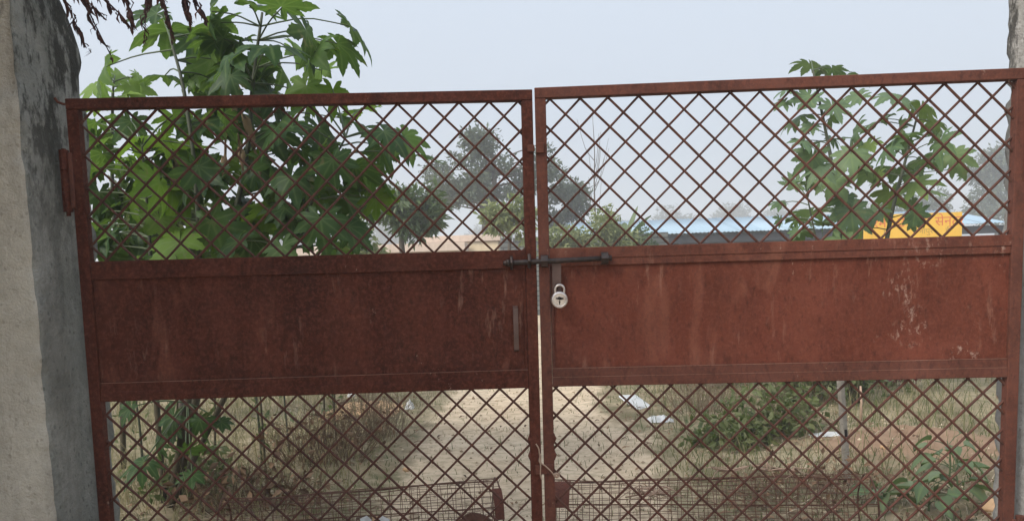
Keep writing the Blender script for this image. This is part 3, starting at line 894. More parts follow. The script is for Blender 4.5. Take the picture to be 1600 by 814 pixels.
MAT['cream'] = flat_mat('cream_wash', (0.60, 0.47, 0.30), (0.70, 0.57, 0.40))
MAT['pink'] = flat_mat('pinkish_parapet', (0.52, 0.40, 0.32), (0.62, 0.50, 0.41))
MAT['darksteel'] = flat_mat('dark_shed_steel', (0.030, 0.033, 0.040), (0.06, 0.062, 0.07))
MAT['greywall'] = flat_mat('grey_shed_wall', (0.09, 0.092, 0.096), (0.14, 0.14, 0.14))
M = Mat('blue_roof_sheet', 0.5, 0.4)
M.color(M.mix(M.objrand(), (0.27, 0.37, 0.45), (0.34, 0.44, 0.51)))
MAT['blue'] = M.m
MAT['yellow'] = flat_mat('yellow_board', (0.72, 0.41, 0.045), (0.80, 0.48, 0.06), 1.0, 0.5, 0.0)
MAT['redprint'] = Mat('red_lettering', 0.6).color((0.62, 0.13, 0.045)).m
MAT['darkprint'] = Mat('dark_lettering', 0.6).color((0.40, 0.22, 0.04)).m
MAT['shade'] = Mat('window_dark', 0.25, 0.5).color((0.03, 0.03, 0.035)).m

b = empty('cream_building', (-2.5, 33, 0))
tag(b, 'low cream building with a pinkish parapet behind the left gate leaf', 'building')
bevel_box('wall', -2.0, 1.63, 0.0, 6.0, -0.1, 2.92, MAT['cream'], b, 0.01)
pp = bevel_box('parapet', -2.12, 1.75, -0.12, 6.1, 2.925, 3.24, MAT['pink'], b, 0.02)
bevel_box('annexe_wall', -8.5, 0.15, -3.0, -0.02, -0.1, 2.42, MAT['cream'], b, 0.01)
bevel_box('annexe_parapet', -8.6, 0.25, -3.12, -0.13, 2.425, 2.80, MAT['pink'], b, 0.02)
for wx in (-6.6, -4.2, -1.8):
    w = bevel_box('window', wx - 0.5, wx + 0.5, -3.02, -2.98, 0.95, 2.0, MAT['shade'], b, 0.005)
    for k in range(4):
        mb = MB()
        mb.box(wx - 0.46 + k * 0.29, wx - 0.43 + k * 0.29, -3.045, -3.022, 0.95, 2.0)
        mb.build('window_bar', MAT['darksteel'], w)
    bevel_box('sill', wx - 0.58, wx + 0.58, -3.10, -3.004, 0.88, 0.948, MAT['pink'], w, 0.01)
d = bevel_box('door', 0.55, 1.35, -0.03, 0.02, 0.0, 2.05, MAT['darksteel'], b, 0.005)

# unplastered grey block wall
M = Mat('grey_block_wall', 0.95, 0.1)
br = M.n('ShaderNodeTexBrick')
br.inputs['Scale'].default_value = 1.0
br.inputs['Brick Width'].default_value = 0.42
br.inputs['Row Height'].default_value = 0.16
br.inputs['Mortar Size'].default_value = 0.02
br.inputs['Color1'].default_value = (0.10, 0.105, 0.105, 1)
br.inputs['Color2'].default_value = (0.19, 0.19, 0.18, 1)
br.inputs['Mortar'].default_value = (0.05, 0.05, 0.052, 1)
sw = M.n('ShaderNodeSeparateXYZ')
M.link(M.coords(), sw.inputs[0])
cb = M.n('ShaderNodeCombineXYZ')
M.link(sw.outputs['X'], cb.inputs['X'])
M.link(sw.outputs['Z'], cb.inputs['Y'])
M.link(cb.outputs[0], br.inputs['Vector'])
M.color(M.mix(M.math('MULTIPLY', M.ramp(M.noise(1.5, 5), [(0.4, 0.0), (0.7, 1.0)]), 0.5), br.outputs['Color'], (0.075, 0.085, 0.07)))
M.bump(br.outputs['Fac'], -0.6, 0.02)
MAT['block'] = M.m
bw = empty('block_wall', (1.65, 21.5, 0))
tag(bw, 'low dark grey block wall behind the middle of the gate', 'wall')
bevel_box('wall', -2.2, 3.3, 0.0, 0.2, -0.1, 2.42, MAT['block'], bw, 0.01)
rj = random.Random(7)
x = -2.18
while x < 3.2:
    L = rj.uniform(0.36, 0.42)
    bevel_box('block', x, min(x + L, 3.28), 0.004, 0.196, 2.424, 2.424 + rj.uniform(0.12, 0.155), MAT['block'], bw, 0.008)
    x += L + 0.014

# blue-roofed open shed
sh = empty('open_shed', (11.2, 28, 0), (0, 0, -0.012))
tag(sh, 'long open shed with a pale blue sheet roof on dark posts', 'shed')
SL, SR = -8.9, 8.7
roof_me = None
x = SL
nsh = 18
wsh = (SR - SL) / nsh
V, F = [], []
nc = 24
for k in range(nc + 1):
    xx = wsh * 1.02 * k / nc
    zz = 0.018 * math.cos(2 * PI * k / 4.0)
    for (yy, z0) in ((-0.35, 2.78), (4.1, 3.62)):
        V.append((xx, yy, z0 + zz))
        V.append((xx, yy, z0 + zz - 0.006))
for k in range(nc):
    a, c = k * 4, k * 4 + 4
    F += [(a, c, c + 2, a + 2), (a + 1, a + 3, c + 3, c + 1), (a, a + 1, c + 1, c), (a + 2, c + 2, c + 3, a + 3)]
first = mesh_object('roof_sheet', V, F, MAT['blue'], sh, True)
first.location = (SL, 0, 0)
for k in range(1, nsh):
    o = first.copy()
    COL.objects.link(o)
    o.parent = sh
    o.location = (SL + k * wsh, 0, 0.007 * (k % 2))
V2 = [(v[0], 8.2 - v[1], v[2]) for v in V]
F2 = [tuple(reversed(f)) for f in F]
back = mesh_object('roof_sheet', V2, F2, MAT['blue'], sh, True)
back.location = (SL, 0, 0)
for k in range(1, nsh):
    o = back.copy()
    COL.objects.link(o)
    o.parent = sh
    o.location = (SL + k * wsh, 0, 0.007 * (k % 2))
for yy in (-0.1, 8.3):
    bevel_box('eave_beam', SL, SR, yy - 0.05, yy + 0.05, 2.38, 2.70, MAT['darksteel'], sh, 0.008)
    bevel_box('lower_beam', SL, SR, yy - 0.04, yy + 0.04, 2.10, 2.18, MAT['darksteel'], sh, 0.008)
    for k in range(17):
        xx = SL + 0.1 + k * (SR - SL - 0.2) / 16
        if k % 2 == 0:
            bevel_box('post', xx - 0.06, xx + 0.06, yy - 0.055, yy + 0.055, -0.1, 2.38, MAT['darksteel'], sh, 0.006)
        else:
            bevel_box('strut', xx - 0.03, xx + 0.03, yy - 0.03, yy + 0.03, 2.18, 2.38, MAT['darksteel'], sh, 0.004)
bevel_box('rear_wall', SL, SR, 7.9, 8.05, -0.1, 2.2, MAT['greywall'], sh, 0.01)

# yellow name board on two posts
sg = empty('sign_board', (13.66, 23.0, 0), (0, 0, -0.03))
tag(sg, 'yellow name board with red Hindi lettering in front of the blue roofed shed', 'sign')
bevel_box('board', -1.66, 1.66, -0.02, 0.02, 1.95, 3.0, MAT['yellow'], sg, 0.004)
for xx in (-1.45, 1.45):
    mb = MB()
    mb.tube([(xx, 0.045, -0.1), (xx, 0.045, 2.95)], 0.024, 8)
    mb.build('post', MAT['darksteel'], sg)


def lettering(txt, x, z, size, mat):
    cu = bpy.data.curves.new('lettering', 'FONT')
    cu.body = txt
    cu.size = size
    cu.align_x = 'LEFT'
    tmp = bpy.data.objects.new('lettering', cu)
    COL.objects.link(tmp)
    bpy.context.view_layer.update()
    dg = bpy.context.evaluated_depsgraph_get()
    me = bpy.data.meshes.new_from_object(tmp.evaluated_get(dg))
    bpy.data.objects.remove(tmp)
    me.materials.clear()
    me.materials.append(mat)
    o = bpy.data.objects.new('lettering', me)
    COL.objects.link(o)
    o.parent = sg
    o.location = (x, -0.0245, z)
    o.rotation_euler = (PI / 2, 0, 0)
    return o


lettering('रम', -1.36, 2.56, 0.46, MAT['redprint'])
lettering('उ', -0.52, 2.56, 0.46, MAT['redprint'])
lettering('न', 0.32, 2.56, 0.46, MAT['redprint'])
lettering('सेन्टर', 0.74, 2.56, 0.46, MAT['redprint'])
lettering('गर', -1.0, 2.30, 0.26, MAT['darkprint'])
lettering('नापुर', 0.22, 2.30, 0.26, MAT['darkprint'])
lettering('ई', 1.1, 2.30, 0.26, MAT['darkprint'])


# ------------------------------------------------------------------ foliage
def leaf_cloud(name, clumps, count, size, mat, parent, seed, aspect=0.45, shell=0.55, droop=0.3, squash=0.85):
    """count leaves, each a folded rhombus, spread through the clumps (x, y, z, r); tint varies by clump and leaf"""
    r = np.random.default_rng(seed)
    cl = np.array(clumps, dtype=float)
    w = cl[:, 3] ** 2
    which = r.choice(len(cl), count, p=w / w.sum())
    d = r.normal(size=(count, 3))
    d /= np.linalg.norm(d, axis=1)[:, None]
    rad = (shell + (1 - shell) * r.random(count)) * r.random(count) ** 0.35
    rad *= 1 + 0.25 * np.sin(d[:, 0] * 5 + which) * np.cos(d[:, 2] * 4 + which * 2)
    P = cl[which, :3] + d * (cl[which, 3] * rad)[:, None] * np.array([1, 1, squash])
    axis = d * 0.6 + r.normal(size=(count, 3)) * 0.7
    axis[:, 2] -= droop
    axis /= np.linalg.norm(axis, axis=1)[:, None]
    side = np.cross(axis, r.normal(size=(count, 3)))
    side /= np.linalg.norm(side, axis=1)[:, None] + 1e-9
    nrm = np.cross(axis, side)
    L = size * r.uniform(0.6, 1.35, count)[:, None]
    Wd = L * aspect * 0.5
    V = np.empty((count, 4, 3))
    V[:, 0] = P
    V[:, 1] = P + axis * L * 0.45 + side * Wd + nrm * Wd * 0.35
    V[:, 2] = P + axis * L
    V[:, 3] = P + axis * L * 0.45 - side * Wd + nrm * Wd * 0.35
    b = np.arange(count)[:, None] * 4
    F = np.concatenate([b + np.array([[0, 1, 2]]), b + np.array([[0, 2, 3]])])
    ct = r.random(len(cl))
    tint = np.clip(ct[which] * 0.5 + r.random(count) * 0.5, 0, 1)
    return mesh_object(name, V.reshape(-1, 3), F, mat, parent, False, None, {'tint': np.repeat(tint, 4)})


def make_tree(name, label, base, height, rx, ry, crown_low, nclump, leaves, size, leaf_mat_, seed, group=None, trunk_r=0.16, bark='bark', lean=(0, 0), clump_r=0.3, cat='tree', top_bias=1.0, shape=None, aspect=0.45, twigs=2):
    r = random.Random(seed)
    t = empty(name, (base[0], base[1], base[2] - 0.05))
    tag(t, label, cat, group)
    zc, rz = (crown_low + height) / 2, (height - crown_low) / 2
    clumps = []
    if shape:
        clumps = list(shape)
    while len(clumps) < nclump:
        d = Vector((r.gauss(0, 1), r.gauss(0, 1), r.gauss(0, 1))).normalized() * (r.random() ** 0.4)
        k = 1.0 - 0.25 * max(0, d.z) * top_bias
        cr = min(rx, rz) * clump_r * r.uniform(0.65, 1.35)
        clumps.append((d.x * (rx - cr * 0.6) * k + lean[0] * (d.z + 1) / 2, d.y * (ry - cr * 0.6) * k + lean[1], zc + d.z * (rz - cr * 0.6), cr))
    mb = MB()
    fork = crown_low + 0.12 * (height - crown_low)
    top = Vector((lean[0] * 0.6, lean[1], zc + rz * 0.35))
    tr = smooth_path([(0, 0, -0.05), (r.uniform(-.1, .1), 0, fork * 0.5), (lean[0] * 0.2 + r.uniform(-.1, .1), 0, fork), tuple((Vector((lean[0] * .3, 0, fork)) + top) / 2 + Vector((r.uniform(-.3, .3), 0, 0)) * rx * 0.3), tuple(top)], 11)
    mb.tube(tr, [trunk_r * (1.15 - 0.85 * i / 10) for i in range(11)], 8)
    for c in clumps:
        cv = Vector(c[:3])
        k = min(range(3, 11), key=lambda i: (tr[i] - cv).length + max(0, tr[i].z - cv.z + 0.1) * 2)
        s = tr[k]
        m = (s + cv) / 2 + Vector((r.uniform(-1, 1), r.uniform(-1, 1), r.uniform(-0.3, 0.9))) * (cv - s).length * 0.16
        pth = smooth_path([tuple(s), tuple(m), tuple(cv)], 6)
        r0 = trunk_r * 0.36 * (1 - 0.05 * k)
        mb.tube(pth, [r0 * (1 - 0.16 * i) for i in range(6)], 5)
        for _ in range(twigs):
            e = cv + Vector((r.gauss(0, 1), r.gauss(0, 1), r.gauss(0, 1))).normalized() * c[3] * 0.9
            mb.tube([tuple(pth[4]), tuple((pth[4] + e) / 2 + Vector((0, 0, 0.06 * c[3]))), tuple(e)], [r0 * 0.3, r0 * 0.2, r0 * 0.08], 4)
    mb.build('trunk', MAT[bark], t, True)
    if leaves:
        leaf_cloud('crown', clumps, leaves, size, MAT[leaf_mat_], t, seed + 50, aspect)
    return t


make_tree('tree', 'tall dark grey-green tree rising behind the meeting stiles of the gate', (-1.6, 36, 0), 9.6, 4.3, 3.4, 3.9, 40, 9500, 0.24, 'far_leaf', 3, trunk_r=0.26, clump_r=0.27, lean=(0.8, 0))
make_tree('tree', 'dark tree crown leaning right of the middle gate stile, above the pale bushes', (3.0, 38, 0), 7.2, 1.6, 1.8, 2.6, 14, 3600, 0.26, 'far_leaf', 13, trunk_r=0.15, clump_r=0.45)
make_tree('mango_tree', 'small mango tree with drooping leaves just right of the castor plant', (-2.55, 13.8, 0), 3.85, 1.05, 1.0, 2.0, 26, 2700, 0.21, 'mid_leaf', 5, trunk_r=0.085, clump_r=0.34, aspect=0.3)
make_tree('shrub', 'pale feathery bush between the castor plant and the mango tree', (-3.1, 11.5, 0), 3.05, 0.7, 0.7, 0.4, 18, 3800, 0.11, 'pale_leaf', 6, trunk_r=0.04, clump_r=0.5, cat='shrub')
make_tree('young_tree', 'leafy pale young tree in front of the tall dark tree', (-0.25, 16.5, 0), 3.65, 0.95, 0.8, 2.1, 15, 1500, 0.22, 'pale_leaf', 8, trunk_r=0.06, clump_r=0.42, aspect=0.33)
make_tree('shrub', 'pale yellow-green bush in front of the grey block wall, by the middle stile', (1.4, 18.6, 0), 3.3, 0.85, 0.8, 1.1, 16, 2600, 0.17, 'pale_leaf', 9, trunk_r=0.05, clump_r=0.45, cat='shrub', aspect=0.35)
make_tree('shrub', 'tall pale bush at the left end of the blue roofed shed', (2.7, 19.2, 0), 3.5, 0.95, 0.8, 0.8, 18, 3000, 0.17, 'pale_leaf', 10, trunk_r=0.05, clump_r=0.45, cat='shrub', aspect=0.35)
make_tree('shrub', 'grey-green low bush partly hiding the left end of the shed roof', (3.9, 20.0, 0), 2.9, 0.75, 0.7, 0.6, 14, 2400, 0.14, 'mid_leaf', 12, trunk_r=0.04, clump_r=0.45, cat='shrub')
# banana leaves showing over the bushes
ban = empty('banana_plant', (3.25, 20.4, 0))
tag(ban, 'banana plant whose upright leaf tips show above the pale bushes', 'plant')
mb = MB()
mb.tube([(0, 0, -0.05), (0.02, 0, 1.0), (0, 0, 2.0)], [0.11, 0.09, 0.06], 8)
mb.build('stem', MAT['petiole'], ban, True)
for ang, tilt, L in ((0.4, 0.35, 1.7), (2.6, 0.3, 1.75), (4.2, 0.5, 1.5), (5.6, 0.7, 1.6), (1.4, 0.8, 1.5)):
    V, F = [], []
    ax = Vector((math.cos(ang), math.sin(ang) * 0.5, 0))
    sd = Vector((-math.sin(ang), math.cos(ang), 0.0))
    n = 9
    for i in range(n):
        s = i / (n - 1)
        c = Vector((0, 0, 1.9)) + ax * (tilt * L * s) + Vector((0, 0, L * s * (1 - 0.45 * s * tilt)))
        w = 0.17 * math.sin(PI * min(1, 0.12 + s * 0.88)) ** 0.6 * (1 if s > 0.12 else 0.15)
        V += [c - sd * w + Vector((0, 0, 0.04)), c, c + sd * w + Vector((0, 0, 0.04))]
    for i in range(n - 1):
        a = i * 3
        F += [(a, a + 1, a + 4, a + 3), (a + 1, a + 2, a + 5, a + 4)]
    mesh_object('leaf', V, F, MAT['broad_leaf'], ban, True, None, {'rib': [0, 1, 0] * n})

# slender bare sapling
sp = empty('bare_sapling', (2.85, 24, 0))
tag(sp, 'slender leafless sapling standing up above the pale bushes', 'tree')
mb = MB()
mb.tube(smooth_path([(0, 0, -0.05), (0.03, 0, 2), (-0.02, 0, 4.2), (0.02, 0, 5.6), (-0.03, 0, 6.9)], 12), [0.045 - 0.0035 * i for i in range(12)], 6)
mb.build('trunk', MAT['bark'], sp, True)
rj = random.Random(4)
for k in range(13):
    z = rj.uniform(2.6, 5.8)
    sx = rj.choice((-1, 1)) * rj.uniform(0.15, 0.6)
    mb = MB()
    mb.tube(smooth_path([(0, 0, z), (sx * 0.55, rj.uniform(-.2, .2), z + 0.45), (sx, rj.uniform(-.3, .3), z + rj.uniform(1.0, 1.6))], 7), [0.014 - 0.0016 * i for i in range(7)], 4)
    mb.build('branch', MAT['bark'], sp)

FAR = [(43.0, 195, 19.0, 9.5, 'hazy far tree above the left part of the blue shed roof'), (60.0, 204, 18.5, 11.0, 'hazy far tree above the middle of the blue shed roof'),
       (77.0, 210, 19.5, 10.0, 'low hazy far tree just left of the right castor plant'), (28.0, 205, 15.0, 8.0, 'faint low far tree just right of the banana plant'),
       (93, 200, 19.5, 10.0, 'hazy far tree hidden behind the right castor plant'), (-9, 215, 15.0, 10.0, 'faint far tree seen through the foot of the tall dark tree'),
       (-31, 195, 18.0, 10.0, 'hazy far tree behind the mango tree'), (-55, 185, 19.5, 11.0, 'hazy far tree behind the left castor plant'), (-84, 175, 20.0, 12.0, 'far tree behind the left gate pillar side of the castor plant')]
for i, (x, y, h, rr, lab) in enumerate(FAR):
    make_tree('tree', lab, (x, y, 0), h, rr, 7.0, 2.5, 24, 3600, 1.15, 'haze_leaf', 100 + i, 'trees along the hazy horizon', trunk_r=0.4, clump_r=0.42, twigs=1)
make_tree('tree', 'dark hazy tree beside the right pillar, above the end of the shed roof', (50.0, 75, 0), 13.8, 3.6, 3.6, 3.4, 26, 5200, 0.48, 'far_leaf', 31, trunk_r=0.22, clump_r=0.36)
make_tree('tree', 'lower dark hazy tree behind the yellow name board', (43.0, 78, 0), 10.2, 4.2, 3.6, 2.2, 20, 4200, 0.50, 'far_leaf', 32, trunk_r=0.2, clump_r=0.4)
make_tree('tree', 'dark hazy tree seen past the right gate pillar', (57.5, 76, 0), 14.6, 4.0, 3.6, 3.4, 18, 3600, 0.52, 'far_leaf', 33, trunk_r=0.22, clump_r=0.4)


# ------------------------------------------------------------------ castor plants
def castor_leaf(c, nrm, tip, r, rj, lobes=9):
    """palmate blade in local coordinates about the leaf centre; returns V, F, rib"""
    Z = nrm.normalized()
    X = (tip - Z * tip.dot(Z)).normalized()
    Y = Z.cross(X)
    droop = rj.uniform(0.25, 0.95)
    cup = rj.uniform(-0.05, 0.14)
    wr, wp, roll = rj.uniform(0.02, 0.06), rj.uniform(0, 6), rj.uniform(-0.15, 0.4)
    base_ang = [0, 38, 75, 112, 150] if lobes == 9 else [0, 46, 92, 142]
    lens = [1.0, 0.95, 0.84, 0.68, 0.48] if lobes == 9 else [1.0, 0.92, 0.74, 0.5]
    L = []
    for a, l in zip(base_ang, lens):
        L.append((a, l))
        if a:
            L.append((-a, l))
    L.sort()
    L = [(math.radians(a + rj.uniform(-5, 5)), l * r * rj.uniform(0.88, 1.08)) for a, l in L]
    V, F, R = [], [], []

    def put(x, y, rib, lift=0.0):
        rho = math.hypot(x, y) / r
        z = -droop * rho ** 2 * r * 0.55 + cup * rho * r + lift * r + wr * r * math.sin(x / r * 8 + wp) * math.cos(y / r * 7 + wp * 2) - roll * r * (y / r) ** 2
        V.append(c + X * x + Y * y + Z * z)
        R.append(rib)
        return len(V) - 1

    C = put(0, 0, 1.0)
    n = len(L)
    val = []
    for i in range(n + 1):
        if i == 0:
            a, l = L[0][0] - 0.30, L[0][1] * 0.45
        elif i == n:
            a, l = L[-1][0] + 0.30, L[-1][1] * 0.45
        else:
            a = (L[i - 1][0] + L[i][0]) / 2
            l = min(L[i - 1][1], L[i][1]) * rj.uniform(0.46, 0.58)
        val.append(put(l * math.cos(a), l * math.sin(a), 0.0, 0.045))
    for i in range(n):
        a, l = L[i]
        ca, sa = math.cos(a), math.sin(a)

        def at(s, w, rib, lift=0.0):
            return put(s * l * ca - w * l * sa, s * l * sa + w * l * ca, rib, lift)
        bend = rj.uniform(-0.03, 0.03)
        vr, vl = val[i], val[i + 1]
        m1 = at(0.40, 0, 1)
        F.extend([(C, vr, m1), (C, m1, vl)])
        pm, pb, pa = m1, vr, vl
        wmax = rj.uniform(0.17, 0.215)
        for q, (s_, wk) in enumerate(((0.58, 0.88), (0.66, 1.0), (0.70, 0.80), (0.79, 0.80), (0.82, 0.56), (0.90, 0.44))):
            mm = at(s_, bend * s_, 1 if s_ < 0.8 else 0.9)
            bb = at(s_ - 0.02, -wmax * wk * rj.uniform(0.9, 1.1) + bend * s_, 0, 0.03)
            aa = at(s_ - 0.02, wmax * wk * rj.uniform(0.9, 1.1) + bend * s_, 0, 0.03)
            F.extend([(pb, bb, mm, pm), (pa, pm, mm, aa)])
            pm, pb, pa = mm, bb, aa
        tp = at(1.0, bend * 1.8, 0.5)
        F.extend([(pb, tp, pm), (pa, pm, tp)])
    return V, F, R


def castor(name, label, leaves, stems, mat, seed, stem_mats=('castor_wood', 'castor_stem'), thick=0.022, cam_bias=0.35, grow=1.18, reach=0.55, extra_r=(0.15, 0.25), extra=0, group=None):
    rj = random.Random(seed)
    base = Vector(stems[0][0])
    base.z = gz(base.x, base.y) - 0.03
    root = empty(name, base)
    tag(root, label, 'plant', group)
    paths = []
    for si, s in enumerate(stems):
        s = [Vector(p) for p in s]
        s[0].z = gz(s[0].x, s[0].y) - 0.03
        p = smooth_path(s, 26)
        paths.append(p)
        mb = MB()
        rad = [thick * (1.25 if si < 2 else 0.9) * (1 - 0.72 * (i / 25)) * (1 + (0.12 if i % 4 == 0 else 0)) for i in range(26)]
        mb.tube([q - base for q in p], rad, 7)
        mb.M = [0 if (i // 7) < 9 else 1 for i in range(len(mb.F))]
        mb.build('stem', [MAT[stem_mats[0]], MAT[stem_mats[1]]], root, True)
    LV = list(leaves)
    for k in range(extra):
        p = rj.choice(paths)
        q = p[rj.randint(13, 25)]
        a = rj.uniform(0, 2 * PI)
        d = rj.uniform(0.12, reach)
        LV.append((q.x + math.cos(a) * d, q.y + abs(math.sin(a)) * d, q.z + rj.uniform(-0.15, 0.1), rj.uniform(*extra_r)))
    for (x, y, z, r) in LV:
        c = Vector((x, y, z))
        best = None
        for p in paths:
            for q in p[5:]:
                dd = (q - c).length + 0.8 * max(0, q.z - z) + 0.3 * abs(q.z - z + 0.08)
                if best is None or dd < best[0]:
                    best = (dd, q)
        s = best[1]
        out = Vector((c.x - s.x, c.y - s.y, 0))
        if out.length < 0.05:
            out = Vector((rj.uniform(-1, 1), rj.uniform(-1, 0.3), 0))
        out.normalize()
        rv = Vector((rj.gauss(0, 1), rj.gauss(0, 1), rj.gauss(0, 1)))
        nrm = Vector((0, 0, rj.uniform(0.35, 0.95))) + out * 0.45 + Vector((0, -cam_bias * rj.uniform(0.4, 2.0), 0)) + rv * 0.5
        tip = out * rj.uniform(0.5, 0.9) + Vector((0, 0, -rj.uniform(0.35, 0.9))) + rv * 0.2
        V, F, R = castor_leaf(c - base, nrm, tip, r * grow, rj, rj.choice((9, 9, 7)))
        nf = len(F)
        mb = MB()
        mb.add(V, F, 0, R)
        m = (s + c) / 2 + Vector((0, 0, rj.uniform(0.02, 0.10))) * (c - s).length
        pth = smooth_path([tuple(s - base), tuple(m - base), tuple(c - base - nrm.normalized() * 0.004)], 6)
        mb.tube(pth, [0.0062, 0.0056, 0.005, 0.0046, 0.0042, 0.004], 5, 1, False)
        o = mb.build('leaf', [MAT[mat], MAT['petiole']], root, True, 'rib')
    return root, base


cl, clb = castor('castor_plant', 'big castor plant with broad dark green leaves behind the left gate leaf', CASTOR_LEFT, CASTOR_LEFT_STEMS, 'castor_l', 21, grow=1.2, extra_r=(0.13, 0.24), extra=104, group='castor plants')
cr_, crb = castor('castor_plant', 'pale green castor plant in front of the yellow board behind the right gate leaf', CASTOR_RIGHT, CASTOR_RIGHT_STEMS, 'castor_r', 22, extra=34, group='castor plants', thick=0.024, grow=1.02, reach=0.34, extra_r=(0.11, 0.18))
cy_, cyb = castor('castor_plant', 'slim young castor plant with yellow-green leaves close to the left pillar', CASTOR_YOUNG, CASTOR_YOUNG_STEM, 'castor_y', 23, group='castor plants', thick=0.018)
make_tree('shrub', 'leafy green shrub behind the foot of the left castor plants', (-3.5, 4.4, 0), 2.9, 0.75, 0.6, 0.5, 22, 2600, 0.13, 'weed_leaf', 41, trunk_r=0.03, clump_r=0.42, cat='shrub', aspect=0.5)

# withered leaves hanging on the big castor plant
rj = random.Random(77)
for (x, y, z, L, lean) in ((-1.80, 1.86, 2.60, 0.42, 0.16), (-1.72, 1.84, 2.50, 0.36, 0.28), (-1.86, 1.88, 2.44, 0.30, -0.04), (-2.20, 1.9, 2.28, 0.16, 0.1)):
    V, F = [], []
    n = 9
    for i in range(n):
        s = i / (n - 1)
        c = Vector((x + lean * s * L, y + 0.03 * math.sin(s * 5), z - L * s)) - clb
        w = 0.034 * math.sin(PI * min(1, s * 0.95 + 0.08)) ** 0.5 * rj.uniform(0.5, 1.25)
        a = s * 3.4 + rj.uniform(-0.9, 0.9)
        for k in range(5):
            t = (k - 2) / 2
            V.append(c + Vector((math.cos(a) * w * t, math.sin(a) * w * t * 0.7 - abs(t) * 0.02 * (1 if k % 2 else -1), rj.uniform(-0.03, 0.03))))
    for i in range(n - 1):
        for k in range(4):
            q = i * 5 + k
            F.append((q, q + 1, q + 6, q + 5))
    mesh_object('withered_leaf', V, F, MAT['withered'], cl, True)

# ------------------------------------------------------------------ dry tree leaning over the left pillar
dt = empty('dry_tree', (-3.3, -0.9, 0))
tag(dt, 'withered tree whose dark dry leaves hang down over the left pillar', 'tree')
O = Vector((-3.3, -0.9, 0))
mb = MB()
mb.tube(smooth_path([(0, 0, -0.05), (0.05, 0, 1.2), (0.2, 0.05, 2.4), (0.5, 0.2, 3.3), (0.9, 0.3, 4.1)], 14), [0.13 - 0.006 * i for i in range(14)], 8)
mb.build('trunk', MAT['bark'], dt, True)
rj = random.Random(9)
clumps = []  # unseen crown, made wide and low to shade the left gate leaf
for k in range(34):
    clumps.append((rj.uniform(-1.6, 1.5), rj.uniform(-1.8, 0.8), rj.uniform(3.1, 4.2), rj.uniform(0.35, 0.55)))
for k in range(26):
    clumps.append((rj.uniform(-1.6, 0.75), rj.uniform(-2.0, -0.1), rj.uniform(2.2, 3.4), rj.uniform(0.35, 0.5)))
mb = MB()
for c in clumps[:14]:
    mb.tube(smooth_path([(0.4, 0.15, 3.0), ((c[0] + 0.4) / 2, (c[1] + 0.15) / 2, (c[2] + 3.2) / 2 + 0.1), c[:3]], 7), [0.035 - 0.004 * i for i in range(7)], 5)
# the bough the hanging strands grow from
bough = smooth_path([(0.3, 0.1, 2.75), (1.0, 0.6, 2.78), (1.6, 0.84, 2.72), (2.1, 0.80, 2.66), (2.4, 0.72, 2.63)], 16)
mb.tube(bough, [0.028 - 0.0014 * i for i in range(16)], 6)
mb.build('branches', MAT['bark'], dt, True)
leaf_cloud('crown', clumps, 13000, 0.26, MAT['drycrown'], dt, 61, 0.5)
for si, s in enumerate(DRY_STRANDS):
    pts = [Vector(p) - O for p in s]
    near = min(bough, key=lambda q: (q - pts[0]).length)
    pth = smooth_path([tuple(near)] + [tuple(p) for p in pts], 14)
    mb = MB()
    mb.tube(pth, [0.004 - 0.00018 * i for i in range(14)], 4)
    tw_ = mb.build('hanging_twig', MAT['dryleaf'], dt)
    for k in range(3, 14):
        for _ in range(3 if si in (0, 4, 5) else 2):
            p = pth[k]
            dr = (pth[min(k + 1, 13)] - pth[k - 1]).normalized()
            ax = (dr * 0.8 + Vector((rj.uniform(-0.35, 0.35), rj.uniform(-0.3, 0.3), -0.7))).normalized()
            sd = ax.cross(Vector((rj.uniform(-1, 1), -1, rj.uniform(-0.5, 0.5)))).normalized()
            L = rj.uniform(0.030, 0.062) * (1 if k < 11 else 0.6)
            w = L * rj.uniform(0.07, 0.14)
            nn = ax.cross(sd)
            V = []
            for q, ww in ((0, 0.1), (0.3, 1.0), (0.65, 0.8), (1.0, 0.05)):
                c = p + ax * (L * q) + nn * (0.014 * math.sin(q * 4 + k))
                V += [c - sd * w * ww + nn * w * 0.6 * ww, c, c + sd * w * ww + nn * w * 0.6 * ww]
            F = []
            for i in range(3):
                a = i * 3
                F += [(a, a + 1, a + 4, a + 3), (a + 1, a + 2, a + 5, a + 4)]
            mesh_object('dry_leaf', V, F, MAT['dryleaf'], tw_, True)

# ------------------------------------------------------------------ grass and straw on the ground
rng = np.random.default_rng(12)


